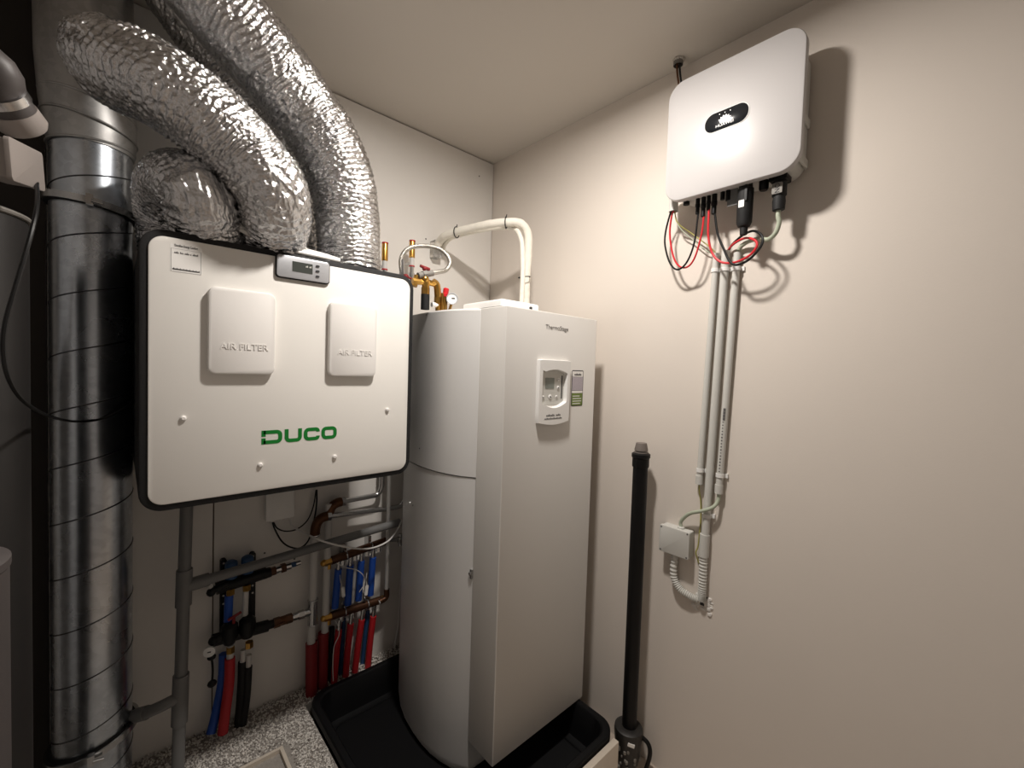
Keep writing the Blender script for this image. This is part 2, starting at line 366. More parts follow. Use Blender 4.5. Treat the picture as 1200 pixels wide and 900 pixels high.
# top lid and its white folded sheet
build('top_lid', MB().loops([[(x, y, z) for x, y, _ in ploop(0, -.03)] for z in (bzt, bzt+.007)]), 'white', B)
build('lid_cover', MB().rbox(FZ(bzt+.007), XO(1.035), XO(1.235), YO(1.20), YO(1.45), 0, .026, .012, .008), 'white', B)
sc = az(622, 362, bzt+.004); build('screw', MB().lathe((sc.x, sc.y, bzt+.002), (0, 0, 1), [(0, .006), (.008, .006), (.010, .003)], 12), 'ink_d', B)
def onplan(px, py):      # where a pixel's ray first meets the jacket
    r = ray(px, py); best = None
    for i in range(len(plan)):
        (x0, y0), (x1, y1) = plan[i], plan[(i+1) % len(plan)]
        A = np.array([[r[0], -(x1-x0)], [r[1], -(y1-y0)]])
        if abs(np.linalg.det(A)) < 1e-9: continue
        s, k = np.linalg.solve(A, np.array([x0-CAM[0], y0-CAM[1]]))
        if -.001 <= k <= 1.001 and s > 0 and (best is None or s < best): best = s
    return Vector(CAM+r*best)
for px, py in ((500, 369), (492, 525.5), (484, 592)):
    c = onplan(px, py); nrm = Vector((c.x-pcx, c.y-pcy, 0)).normalized()
    build('jacket_screw', MB().lathe(c-nrm*.001, nrm, [(0, .0035), (.0025, .0035), (.0035, .002)], 10), 'chrome', B)
c = onplan(552.2, 672); build('latch', MB().box((c.x-.004, c.y-.006, c.z-.02), (c.x+.004, c.y+.004, c.z+.016)).cyl((c.x-.004, c.y, c.z), (c.x-.009, c.y, c.z), .006), 'steel', B)
# front: name, control panel, sticker
fb = FY(by0)
p = ay(653, 384.5, by0); text('name_lettering', 'ThermoStage', fb, p.x, p.z, .024, 'name', B, .0003, .135)
u0, u1, v0, v1 = rect_y([(632, 421), (669, 423), (666, 496.5), (630.5, 499.5)], by0-.014)
cp = [(u0, v1), (u0, v0+.012)]+[(u0+(u1-u0)*k/10, v0+.012-.012*math.sin(math.pi*k/10)) for k in range(1, 10)]+[(u1, v0+.012), (u1, v1)]
ucx = (u0+u1)/2; iw = (u1-u0)*.40; it, ib = v1-(v1-v0)*.12, v0+(v1-v0)*.24
hole = [(ucx-iw, it-.01)]+[(ucx-iw, it-.02), (ucx-iw, ib+.028)]+[(ucx-iw+2*iw*k/10, ib+.028-.022*math.sin(math.pi*k/10)) for k in range(1, 10)]+[(ucx+iw, ib+.028), (ucx+iw, it-.02)]+[(ucx+iw-2*iw*k/10, it-.02+.014*math.sin(math.pi*k/10)) for k in range(1, 10)]
def ring(fr, outer, inner, d0, d1):   # plate with a hole: resample both outlines by angle about the hole centre
    cu, cv = ucx, (it+ib)/2
    def samp(poly, n=64):
        out = []
        for k in range(n):
            a = 2*math.pi*k/n; dx, dy = math.cos(a), math.sin(a); best = 0
            for i in range(len(poly)):
                (x0, y0), (x1, y1) = poly[i], poly[(i+1) % len(poly)]
                A = np.array([[dx, x0-x1], [dy, y0-y1]])
                if abs(np.linalg.det(A)) < 1e-12: continue
                s, kk = np.linalg.solve(A, np.array([x0-cu, y0-cv]))
                if -1e-6 <= kk <= 1+1e-6 and s > best: best = s
            out.append((cu+dx*best, cv+dy*best))
        return out
    O, I = samp(outer), samp(inner); I2 = [(cu+(a-cu)*.93, cv+(b-cv)*.95) for a, b in I]
    return MB().loops([[fr.p(u, v, d0) for u, v in O], [fr.p(u, v, d1-.003) for u, v in O], [fr.p(cu+(u-cu)*.985, cv+(v-cv)*.99, d1) for u, v in O], [fr.p(u, v, d1) for u, v in I], [fr.p(u, v, d0+.002) for u, v in I2], [fr.p(u, v, d0) for u, v in I2]], False, True)
CPn = build('control_panel', ring(fb, cp, hole, -.0005, .016), 'white', B, True, 30)
build('keypad_plate', MB().prism(fb, [(ucx-iw, ib+.02), (ucx+iw, ib+.02), (ucx+iw, it), (ucx-iw, it)], .0002, .0012), 'grey_pl', CPn, False)
dh = (it-ib)
build('side_slot', MB().rbox(fb, ucx+iw*.72, ucx+iw*.80, ib+dh*.25, it-dh*.18, .0012, .002, .001), 'ink_d', CPn)
build('display', MB().rbox(fb, ucx-iw*.58, ucx+iw*.12, ib+dh*.50, ib+dh*.76, .0012, .0022, .002), 'lcd2', CPn)
for a, b, s in ((.45, .72, .007), (.45, .52, .007), (-.72, .30, .006), (-.18, .30, .009), (.34, .30, .006)):
    build('button', MB().lathe(fb.p(ucx+iw*a, ib+dh*b, .001), fb.N, [(0, s), (.002, s), (.003, s*.7)], 14), 'white', CPn)
    build('button_mark', MB().rbox(fb, ucx+iw*a-s*.35, ucx+iw*a+s*.35, ib+dh*b-s*.35, ib+dh*b+s*.35, .0042, .0047, .001), 'ink', CPn)
hv = v1-v0
print_line('small_print', fb, ucx-.005, v0+hv*.155, .008, iw*1.15, (7, 4), 'ink', CPn, .0161)
print_line('small_print', fb, ucx-.005, v0+hv*.105, .0065, iw*1.4, (16,), 'ink', CPn, .0161)
u0, u1, v0, v1 = rect_y([(670.2, 434.5), (684, 433.5), (682, 475), (669, 476.5)], by0)
ST = build('sticker', MB().rbox(fb, u0, u1, v0, v1, 0, .0006, .006), 'ink_d', B)
build('sticker_header', MB().rbox(fb, u0+.003, u1-.003, v0+(v1-v0)*.82, v1-.004, .0006, .0009, .003), 'paper', ST)
build('sticker_code_field', MB().rbox(fb, u0+.003, u1-.003, v0+(v1-v0)*.44, v0+(v1-v0)*.815, .0006, .0009, .001), 'stk_pur', ST)
build('sticker_strip', MB().rbox(fb, u0+.003, u1-.003, v0+(v1-v0)*.365, v0+(v1-v0)*.43, .0006, .0009, .001), 'paper', ST)
build('sticker_green_field', MB().rbox(fb, u0+.003, u1-.003, v0+.003, v0+(v1-v0)*.36, .0006, .0009, .003), 'stk_grn', ST)
for k, w in ((.28, .6), (.21, .75), (.14, .75), (.07, .65)):
    build('sticker_line', MB().rbox(fb, u0+(u1-u0)*.12, u0+(u1-u0)*(.12+w), v0+(v1-v0)*k-.0016, v0+(v1-v0)*k+.0016, .0009, .0012, .0005), 'paper', ST)
print_line('small_print', fb, (u0+u1)/2, v0+(v1-v0)*.885, .008, (u1-u0)*.6, (7,), 'ink_d', ST, .0009)
# ================================================================== VENTILATION UNIT
dy = YO(1.5); fd = FY(dy)
x0, x1, z0, z1 = XO(.054), XO(.8235), ZO(-.4055), ZO(.3255)
U = thing('ventilation_unit', 'white fronted ventilation unit with black casing and green lettering', 'ventilation unit', ((x0+x1)/2, dy/2, z0))
rm = .019
build('casing', MB().rbox(fd, x0-rm, x1+rm, z0-rm, z1+rm, dy+.001, -.001, .055, .006, 8), 'casing', U)
build('front_panel', MB().rbox(fd, x0, x1, z0, z1, -.006, .004, .036, .003, 8), 'unit', U)
cov = []
for pts, wd in (([(244.5, 333.5), (323.5, 345.5), (322, 439), (243.5, 438.5)], .87), ([(387, 352), (443, 359.5), (440.5, 442), (385, 440.5)], .82)):
    a, b, c, d = rect_y(pts, dy-.022)
    cv = build('filter_cover', MB().rbox(fd, a, b, c, d, .004, .024, .02, .006, 8), 'unit2', U); cov.append((a, b, c, d))
    text('embossed_lettering', 'AIR FILTER', fd, (a+b)/2+.004, c+(d-c)*.325, .026, 'unit2', cv, .0235, (b-a)*.72, .0022)
a, b, c, d = rect_y([(323.5, 296), (388, 307), (386.5, 333.5), (323.5, 324)], dy-.016)
CPd = build('control_panel', MB().rbox(fd, a, b, c, d, -.004, .012, .011, .002), 'black', U)
build('face_plate', MB().rbox(fd, a+.003, b-.003, c+.003, d-.003, .012, .015, .009, .002), 'silver', CPd)
build('display', MB().rbox(fd, a+(b-a)*.285, a+(b-a)*.655, c+(d-c)*.33, c+(d-c)*.76, .015, .0158, .001), 'lcd', CPd)
print_line('display_digits', fd, a+(b-a)*.58, c+(d-c)*.62, .006, .018, (2, 2), 'grey_pl', CPd, .0158)
for k in (.72, .5, .27):
    build('button', MB().rbox(fd, a+(b-a)*.715, a+(b-a)*.785, c+(d-c)*k-.0032, c+(d-c)*k+.0032, .015, .0175, .003), 'ink_d', CPd)
for px, py in ((214.5, 490), (304.5, 544.5), (391.5, 535), (453, 480)):
    p = ay(px, py, dy); build('screw', MB().lathe(fd.p(p.x, p.z, .0035), fd.N, [(0, .0075), (.005, .0075), (.008, .004)], 16), 'unit2', U)
# maker's lettering, drawn stroke by stroke
la, lb, lc, ld = rect_y([(306, 503.5), (394, 500), (394, 514.5), (306, 519.5)], dy)
lw = lb-la; lh = ld-lc; st = lh*.27
def corner(cx, cy, r, a0, a1): return [(cx+r*math.cos(math.radians(a0+(a1-a0)*k/6)), cy+r*math.sin(math.radians(a0+(a1-a0)*k/6))) for k in range(7)]
def lett(kind, x, w):
    h = lh; s = st/2; L, R, Bt, Tp = x+s, x+w-s, lc+s, lc+h-s; r = h*.24
    TR = corner(R-r, Tp-r, r, 90, 0); BR = corner(R-r, Bt+r, r, 0, -90); BL = corner(L+r, Bt+r, r, 270, 180); TL = corner(L+r, Tp-r, r, 180, 90)
    if kind == 'D': return [[(L, lc+h*.56), (L, Tp+s)], [(L, Tp)]+TR+BR+[(L, Bt)], [(L, Bt-s), (L, lc+h*.44)]], False
    if kind == 'U': return [[(L, Tp+s), (L, Bt+r)]+corner(L+r, Bt+r, r, 180, 270)+corner(R-r, Bt+r, r, 270, 360)+[(R, Tp+s)]], False
    if kind == 'C': return [[(R, lc+h*.66)]+corner(R-r*.7, Tp-r*.7, r*.7, 0, 90)+corner(L+r, Tp-r, r, 90, 180)+corner(L+r, Bt+r, r, 180, 270)+corner(R-r*.7, Bt+r*.7, r*.7, 270, 360)+[(R, lc+h*.34)]], False
    return [TR+BR+BL+TL], True
for kind, k0, k1 in (('D', 0, .255), ('U', .285, .51), ('C', .535, .755), ('O', .778, 1.0)):
    paths, cl = lett(kind, la+lw*k0, lw*(k1-k0)); mb = MB()
    for q in paths: mb.ribbon(fd, q, st, .0038, .0048, cl)
    build('logo_letter', mb, 'logo', U, False)
# paper label with small print (its square code is left blank)
a, b, c, d = rect_y([(199, 285), (236.5, 291.5), (236.5, 324), (199, 317)], dy)
LBL = build('paper_label', MB().rbox(fd, a, b, c, d, .0040, .0044, .003), 'paper', U)
w_, h_ = b-a, d-c
mb = MB()
for e in ((a+.002, b-.002, d-h_*.17, d-h_*.165), (a+.002, b-.002, c+.001, c+.0018), (a+.002, a+.0028, c+.001, d-h_*.165), (b-.0028, b-.002, c+.001, d-h_*.165)): mb.rbox(fd, *e, .0044, .0046, .0001)
build('label_border', mb, 'ink', LBL, False)
text('label_print', 'DucoBox Energy Comfort', fd, a+w_*.5, d-h_*.05, .0095, 'ink_d', LBL, .0044, w_*.72)
print_line('small_print', fd, a+w_*.5, c+h_*.70, .0055, w_*.75, (4, 3, 4, 1, 5), 'ink', LBL, .0044)
print_line('small_print', fd, a+w_*.5, c+h_*.11, .0055, w_*.86, (26,), 'ink_d', LBL, .0044)
# ================================================================== SPIRAL DUCT
sx, sy, sr = XO(-.0665), YO(1.972), .0985
S = thing('spiral_duct', 'upright galvanised spiral duct beside the ventilation unit', 'duct', (sx, sy, 0))
zj = ay(105, 160, YO(1.875)).z
build('duct_tube', MB().cyl((sx, sy, .0), (sx, sy, zj), sr, 64), 'galv', S)
pit = .176; zph = ay(59.5, 422, sy).z
hel = []
n_ = 40; zz = zph-pit*12
while zz < zj-.01:
    k = (zz-zph)/pit
    ang = math.pi+k*2*math.pi         # left edge at zph, rising to the right across the front
    if zz > .02: hel.append((sx+math.cos(ang)*(sr-.0005), sy+math.sin(ang)*(sr-.0005), zz))
    zz += pit/n_
build('spiral_seam', MB().tube(hel, .0026, 6), 'galv_seam', S)
# upper fitting: wider segmented bend
up = [(sx, sy, zj-.012), (sx, sy, zj+.04), (sx-.006, sy-.004, zj+.12), (sx-.012, sy-.01, zj+.24), (sx-.016, sy-.014, H-.002)]
build('upper_fitting', MB().tube(up, [sr+.004, sr+.012, sr+.015, sr+.016, sr+.016], 64), 'galv_d', S)
for z_, tl in ((zj-.006, .10), (zj+.055, -.18), (zj+.118, -.16), (zj+.34, -.45)):
    f_ = (z_-zj)/.24; cx_ = sx-.012*max(0, min(1, f_)); cy_ = sy-.01*max(0, min(1, f_))
    build('fitting_bead', MB().torus((cx_, cy_, z_), (tl*-1, 0, 1), sr+.0145 if z_ > zj else sr+.005, .004, 64, 8), 'galv_d', S)
def clamp(px, py, tilt, name):
    zc = ay(px, py, YO(1.872)).z
    t = thing('pipe_clamp', name, 'clamp', (sx, sy, zc-.02))
    nz = Vector((tilt, 0, 1)).normalized()
    def hoop(dz, r0, r1):
        n = 64; L = []
        for k in range(n):
            a = 2*math.pi*k/n; e = Vector((math.cos(a), math.sin(a), -math.cos(a)*tilt)); c0 = Vector((sx, sy, zc+dz))
            L.append([c0+e*r0+Vector((0, 0, -.010)), c0+e*r1+Vector((0, 0, -.010)), c0+e*r1+Vector((0, 0, .010)), c0+e*r0+Vector((0, 0, .010))])
        return MB().loops(L, False, True)
    build('rubber_lining', MB().torus((sx, sy, zc), nz, sr+.004, .013, 64, 6), 'blackm', t)
    build('steel_band', hoop(0, sr+.008, sr+.018), 'steel', t)
    d = Vector((-.02, -1, 0)).normalized(); c = Vector((sx, sy, zc))+d*(sr+.02)
    build('bolt', MB().box((c.x-.008, c.y-.012, c.z-.016), (c.x+.008, c.y+.006, c.z+.016)).cyl(c+Vector((.004, -.01, -.004)), c+Vector((.03, -.012, -.008)), .006), 'chrome', t)
    build('wall_rod', MB().cyl((sx, sy+sr+.006, zc), (sx, -.001, zc), .005), 'steel', t)
clamp(105, 236, .10, 'steel clamp with black lining high on the spiral duct')
clamp(105, 886, -.16, 'steel clamp with black lining low on the spiral duct')
# ================================================================== FLEXIBLE FOIL DUCTS
def flex(label, pts, rad, seed, m='foil', crush=1.0, ribs=.016):
    P = T(*[ay(a, b, YO(y)) for a, b, y in pts], n=40)
    L = sum((P[i+1]-P[i]).length for i in range(len(P)-1)); m_ = max(120, int(L/.002))
    # even resampling
    cum = [0]
    for i in range(len(P)-1): cum.append(cum[-1]+(P[i+1]-P[i]).length)
    Q = []; j = 0
    for k in range(m_):
        s = L*k/(m_-1)
        while j < len(P)-2 and cum[j+1] < s: j += 1
        Q.append(P[j].lerp(P[j+1], (s-cum[j])/max(1e-9, cum[j+1]-cum[j])))
    dl = L/m_; off = Vector((seed*3.7, seed*1.3, seed*2.1))
    def fn(i, k, c, e):
        s = i*dl; a = 2*math.pi*k/200; ca, sa = math.cos(a), math.sin(a)
        s2 = s+.012*noise.noise(Vector((s*9, ca*1.6, sa*1.6))+off)
        w = (s2/ribs) % 1.0; rib = 1-abs(2*w-1)
        d = .0062*rib**1.5*max(.05, .6+noise.noise(Vector((s*12, ca*2, sa*2))+off*2))
        d += .0048*noise.noise(Vector((s*11, ca*1.6, sa*1.6))+off)
        d += .0070*(.5-abs(noise.noise(Vector((s*58+.9*ca*3, ca*3.8, sa*3.8))+off)))
        d += .0050*(.4-abs(noise.noise(Vector((s*120, ca*8, sa*8+.3*s*60))+off*3)))
        d += .0030*(.4-abs(noise.noise(Vector((s*250, ca*15, sa*15+.2*s*90))+off*5)))
        return d*crush-.005
    o = build('flexible_duct', MB().tube(Q, rad, 200, fn=fn), m, None, True, 180)
    return tag(o, label, 'duct', 'foil ducts on top of the ventilation unit')
flex('thick crinkled foil duct sloping down onto the unit beside the brass stubs', [(196, -75, 1.60), (228, -32, 1.60), (262, 12, 1.60), (303, 62, 1.60), (345, 114, 1.61), (383, 170, 1.62), (404, 225, 1.625), (409, 280, 1.63), (410, 318, 1.63)], [.118, .118, .118, .117, .116, .114, .113, .112, .112], 1)
flex('foil duct with a gathered cuff joined to the top of the spiral duct', [(99, 48, 1.79), (112, 60, 1.72), (140, 78, 1.58), (192, 103, 1.50), (243, 140, 1.475), (285, 179, 1.465), (315, 217, 1.45), (323, 246, 1.485), (322, 276, 1.58), (322, 306, 1.63)], [.045, .078, .099, .105, .105, .104, .101, .099, .098, .096], 2, 'foil')
flex('short bulging foil duct bent low between the spiral duct and the unit', [(203, 300, 1.90), (200, 255, 1.88), (203, 222, 1.76), (218, 216, 1.62), (233, 232, 1.525), (240, 260, 1.56), (247, 292, 1.63)], [.09, .094, .096, .094, .091, .088, .086], 3, 'foil')
flex('foil duct in the dark behind the other ducts, near the back wall', [(188, -50, 1.90), (215, 5, 1.90), (265, 70, 1.9), (318, 140, 1.91), (346, 200, 1.91), (354, 250, 1.91), (356, 292, 1.91), (357, 331, 1.91)], [.1, .1, .102, .102, .102, .1, .1, .1], 4, 'foil_shade')
# white flat cable lying over the top edge of the unit
zt = z1+rm
def on_top(px, py, h=.006): p = az(px, py, zt+h); return p
t = thing('white_cable_bundle', 'white cables with a loop lying on the ventilation unit top edge', 'cable', on_top(330, 283))
for k in range(4):
    pts = [ay(x, y, dy+.014+.007*k)+Vector((0, 0, .0055*k*w)) for x, y, w in ((281, 269, 1.6), (300, 279, 1.2), (325, 288.5, 1), (350, 295.5, .8), (378, 301.5, .6), (398, 306, .3))]
    build('cable', MB().tube(T(*pts), .0055, 8), 'cable_w', t)
q = ay(346, 290, dy+.03); q.z -= .006
build('cable_loop', MB().tube(T(*[Vector((q.x+a, dy+.03, q.z+b)) for a, b in ((-.035, 0), (-.036, .022), (-.02, .034), (.005, .03), (.03, .012), (.045, .0))]), .0035, 8), 'cable_w', t)

# ================================================================== INVERTER ON THE RIGHT WALL
fr0 = FX(0)
iu0, iu1, iz0, iz1 = -YO(.858), -YO(.4085), ZO(.6535), ZO(1.0975)
I = thing('solar_inverter', 'white square solar inverter with a black oval badge on the wall', 'inverter', (-.07, -(iu0+iu1)/2, iz0))
build('body', MB().rbox(fr0, iu0+.02, iu1-.02, iz0+.012, iz1-.02, .012, .124, .05, .004, 8), 'grey_pl', I)
build('front_cover', MB().rbox(fr0, iu0, iu1, iz0, iz1, .124, .15, .062, .006, 10), 'inv', I)
build('wall_bracket', MB().rbox(fr0, iu0+.06, iu1-.06, iz0+.1, iz1-.1, .0005, .012, .01), 'steel', I)
for z_ in (iz0+.04, iz0+.17): build('side_fin', MB().rbox(fr0, iu1-.021, iu1-.012, z_, z_+.03, .02, .10, .004), 'grey_pl', I)
a, b, c, d = rect_x([(826, 133), (878, 122), (877, 141), (826.5, 158)], -.15)
bl, br_, bb, bt = a, b, c, d; hh = (bt-bb)
BG = build('badge', MB().rbox(fr0, bl, br_, bb, bt, .15, .1515, hh*.48, .0005, 10), 'display', I)
build('badge_rim', MB().tube([fr0.p(u, v, .1505) for u, v in rrect(bl-.001, br_+.001, bb-.001, bt+.001, hh*.49, 10)], .0016, 6, closed=True), 'white', BG)
lc_, lz_ = bl+(br_-bl)*.47, bb+hh*.36
for k in range(8):
    an = math.radians(8+164*k/7); L_ = hh*(.38 if 0 < k < 7 else .26)
    e = (math.cos(an), math.sin(an)); nn = (-e[1], e[0]); w_ = hh*.06
    build('logo_petal', MB().prism(fr0, [(lc_+e[0]*L_*.25, lz_+e[1]*L_*.25), (lc_+e[0]*L_*.75-nn[0]*w_, lz_+e[1]*L_*.75-nn[1]*w_), (lc_+e[0]*L_, lz_+e[1]*L_), (lc_+e[0]*L_*.75+nn[0]*w_, lz_+e[1]*L_*.75+nn[1]*w_)], .1515, .152), 'white', BG, False)
text('logo_lettering', 'HUAWEI', fr0, lc_, bb+hh*.24, hh*.2, 'white', BG, .1515, hh*.9)
for k in (-1, 0, 1): build('status_light', MB().lathe(fr0.p(lc_+k*.018, bb+hh*.84, .1514), fr0.N, [(0, .0017), (.0006, .0017)], 8), 'white', BG)
# connectors under the inverter
XI = -.085
def vcyl(px0, px1, py0, py1, x=XI, n=16, ztop=None):
    p, q = ax((px0+px1)/2, py0, x), ax((px0+px1)/2, py1, x)
    r = abs(ax(px0, (py0+py1)/2, x).y-ax(px1, (py0+py1)/2, x).y)/2*.86
    if ztop: p.z = ztop
    return p, q, r
ztop = iz0+.014
for px0, px1, py1 in ((815.5, 821, 251), (822, 828, 254), (828.3, 833.6, 246.5), (834, 841, 251)):
    p, q, r = vcyl(px0, px1, 228, py1, ztop=ztop); h = p.z-q.z; q.x = p.x; q.y = p.y
    build('plug_connector', MB().lathe(p, (0, 0, -1), [(0, r), (h*.35, r), (h*.36, r*1.12), (h*.55, r*1.12), (h*.56, r*.9), (h*.97, r*.9), (h, r*.6)], 14), 'black', I)
for px0, px1, py1 in ((801, 809, 240), (844, 850, 234), (850, 857, 235)):
    p, q, r = vcyl(px0, px1, 228, py1, ztop=ztop); build('sealed_port', MB().cyl(p, (p.x, p.y, q.z), r, 14), 'black', I)
p, q, r = vcyl(889, 902, 210, 223, ztop=ztop); build('sealed_port', MB().lathe(p, (0, 0, -1), [(0, r), (p.z-q.z-.006, r), (p.z-q.z, r*.8)], 18), 'black', I)
p = ax(859, 222, XI); q = ax(859, 241, XI); build('seal_tab', MB().box((XI-.003, p.y-.017, q.z), (XI+.003, p.y+.017, ztop)), 'dgrey_pl', I, False)
p, q, r = vcyl(863.5, 885, 216, 266, x=-.10, ztop=ztop); h = p.z-q.z
DG = build('communication_dongle', MB().lathe(p, (0, 0, -1), [(0, r*.8), (h*.12, r*.85), (h*.14, r), (h*.9, r*.95), (h*.98, r*.75), (h, r*.5), (h*1.01, r*.5), (h*1.17, r*.45), (h*1.18, r*.3)], 20), 'blackm', I)
build('dongle_label', MB().rbox(fr0, -p.y-.012, -p.y+.006, p.z-h*.58, p.z-h*.42, -p.x+r*.9, -p.x+r*1.02, .002), 'paper', DG)
build('dongle_clip', MB().rbox(fr0, -p.y+.006, -p.y+.014, p.z-h*.45, p.z-h*.05, -p.x+r*.7, -p.x+r*1.05, .003), 'black', DG)
p, q, r = vcyl(905.5, 923.5, 205, 244, x=-.085, ztop=ztop); h = p.z-q.z
build('mains_flange', MB().rbox(fr0, -p.y-r*1.35, -p.y+r*1.35, p.z-.022, p.z, -p.x-r*1.3, -p.x+r*1.3, .006), 'black', I)
AC = build('mains_connector', MB().lathe(p-Vector((0, 0, .02)), (0, 0, -1), [(0, r*1.1), (h*.42, r*1.1), (h*.45, r*.9), (h*.6, r*1.0), (h*.86, r*.92), (h*.88, r*.7)], 18), 'blackm', I)
build('connector_label', MB().rbox(fr0, -p.y-r*.85, -p.y+r*.7, p.z-.02-h*.40, p.z-.02-h*.08, -p.x+r*.8, -p.x+r*1.13, .002), 'mgrey', AC)
text('connector_print', 'NO', fr0, -p.y, p.z-.02-h*.24, .02, 'ink_d', AC, -p.x+r*1.13, None, .0006, math.pi/2)
pac = p-Vector((0, 0, .02+h*.86))
# short grey conduit hanging down behind the inverter's edge
p, q = ax(789.5, 226, -.075), ax(789.3, 248, -.075); cz = H-.02
hx = az(795, 70, H)
cst = thing('wire_conduit', 'short grey conduit end hanging below the inverter corner', 'conduit', (q.x, q.y, q.z))
build('tube', MB().tube([(p.x, p.y, iz0+.08), (q.x, q.y, q.z)], .0175, 20, cap=False), 'grey_pl', cst)
build('tube_lining', MB().tube([(p.x, p.y, iz0+.08), (q.x, q.y, q.z+.002)], .0145, 20), 'mgrey', cst)
def wire(label, m, pts, r, cat='wire', grp=None):
    P = T(*[ax(a, b, XO(x)) for a, b, x in pts], n=8)
    o = build('wire', MB().tube(P, r, 8), m); return tag(o, label, cat, grp)
wire('black wire hanging in a loop from the short conduit to a plug', 'black', [(788.5, 245, 1.625), (785, 252, 1.63), (780, 272, 1.645), (779.4, 288, 1.64), (785, 308, 1.635), (794, 316, 1.63), (805, 307, 1.62), (813.7, 284, 1.618), (818.3, 249, 1.615)], .0036)
wire('red wire hanging in a loop from the short conduit to a plug', 'redw', [(790, 245, 1.625), (787, 254, 1.63), (785, 275, 1.642), (788.8, 299.5, 1.636), (796, 312, 1.63), (806, 312.5, 1.628), (814.5, 301, 1.62), (822, 275, 1.616), (825, 252, 1.615)], .0036)
wire('red wire looping from a plug round into the middle conduit', 'redw', [(831, 244, 1.615), (830, 275, 1.615), (834.7, 296.5, 1.615), (845, 307, 1.61), (861, 307.5, 1.605), (878, 299.6, 1.6), (886.8, 288.7, 1.6), (884.5, 281.5, 1.605), (873.6, 279, 1.62), (861, 285, 1.65), (853.5, 293, 1.68), (851, 300, 1.684)], .0042)
wire('black wire looping from a plug round into the middle conduit', 'black', [(837.5, 249, 1.615), (841, 274, 1.612), (848.7, 293, 1.606), (855, 306, 1.6), (863, 310.5, 1.595), (878, 304, 1.59), (892, 288, 1.59), (893, 277, 1.595), (884.5, 270.8, 1.61), (875, 273, 1.63), (866, 279, 1.655), (857, 288, 1.68), (851.5, 300, 1.686)], .0042)
wire('yellow green earth wire slanting from the short conduit', 'yg', [(790.5, 245, 1.628), (794, 261, 1.645), (811, 274, 1.67), (830, 288, 1.675), (838, 296, 1.683), (839.5, 302, 1.686)], .0024)
wire('thin grey green wire sagging beneath the yellow earth wire', 'greencable', [(789.5, 245, 1.63), (796, 266, 1.65), (812, 281, 1.672), (826, 293, 1.677), (836, 298, 1.684), (839, 303, 1.686)], .0022)
gc = [pac+Vector((0, 0, .004)), pac-Vector((0, 0, .02))]+[ax(a, b, XO(x)) for a, b, x in ((913, 261, 1.618), (909, 273, 1.625), (900, 280.5, 1.64), (889, 280, 1.655), (876, 283.5, 1.672), (867, 290.5, 1.684), (864, 300, 1.686))]
tag(build('cable', MB().tube(T(*gc), .0075, 10), 'greencable'), 'thick grey green cable from the mains plug into a conduit', 'cable')
# ceiling hole with two wires
t = thing('cable_entry', 'ragged round cable hole in the ceiling with a grey sleeve', 'cable entry', (hx.x, hx.y, H-.02))
build('sleeve', MB().tube([(hx.x, hx.y, H-.0005), (hx.x, hx.y, H-.022)], .018, 24, cap=False).tube([(hx.x, hx.y, H-.022), (hx.x, hx.y, H-.0005)], .0155, 24, cap=False), 'mgrey', t)
build('hole_shade_disc', MB().lathe((hx.x, hx.y, H-.0006), (0, 0, -1), [(0, .0155), (.010, .0155), (.012, .01)], 20), 'ink_d', t)  # dark disc stands in for the shade inside the hole
mb = MB()
for k in range(14):
    a_ = 2*math.pi*k/14; mb.ball((hx.x+math.cos(a_)*.02, hx.y+math.sin(a_)*.02, H-.0035), random.uniform(.003, .006), 8)
build('crumbled_edge', mb, 'ceil', t)
for dx, m, nm in ((-.005, 'copper', 'brown wire dropping from the ceiling hole behind the inverter'), (.006, 'black', 'black wire dropping from the ceiling hole behind the inverter')):
    o = build('wire', MB().tube(T((hx.x, hx.y-dx, H-.011), (hx.x+.01, hx.y-dx, H-.06), (-.006, (hx.y+p.y)/2-dx, iz1-.03), (-.006, p.y-dx, iz0+.2), (-.006, p.y-dx, iz0+.12)), .0042, 8), m); tag(o, nm, 'wire')
# ================================================================== CONDUITS
XC = -.017
def pw(px, py, x=XC): return ax(px, py, x)
def clip(px, py, r, par):
    c = pw(px, py); mb = MB(); n = 12
    mb.loops([[c+Vector((-math.cos(a)*rr, -math.sin(a)*rr, dz)) for rr, dz in ((r+.0003, -.007), (r+.003, -.007), (r+.003, .007), (r+.0003, .007))] for a in [math.radians(-110+220*k/n) for k in range(n+1)]])
    mb.box((-.008, c.y-r-.012, c.z-.008), (-.0005, c.y-r+.001, c.z+.008))
    build('clip', mb, 'white', par)
def conduit(label, a, b, r, clips, sock=None):
    p, q = pw(*a), pw(*b)
    t = thing('conduit_pipe', label, 'conduit', q)
    build('tube', MB().tube([p, q], r, 20, cap=False), 'grey_pl', t)
    build('bore', MB().tube([p-Vector((0, 0, .003)), q+Vector((0, 0, .003))], r-.0018, 16), 'mgrey', t)
    for c in clips: clip(*c, r, t)
    if sock: build('end_socket', MB().tube([q+Vector((0, 0, .03)), q-Vector((0, 0, .004))], r+.0025, 20, cap=True), 'grey_pl', t)
    return t
def ln(a, b, y): return a[0]+(b[0]-a[0])*(y-a[1])/(b[1]-a[1])
c1 = conduit('thin grey conduit ending in a socket with a yellow green wire', (839.5, 297), (819.3, 566), .0115, [(ln((839.5, 297), (819.3, 566), y), y) for y in (317, 551)], True)
c2 = conduit('thickest grey conduit, the middle one of three, reaching past the junction box', (850.7, 294), (826.2, 632), .0145, [(ln((850.7, 294), (826.2, 632), y), y) for y in (316, 604)])
c3 = conduit('grey printed conduit ending in a socket with a grey green cable', (864.3, 296), (842.3, 577), .0125, [(ln((864.3, 296), (842.3, 577), y), y) for y in (315, 557)], True)
mb = MB()
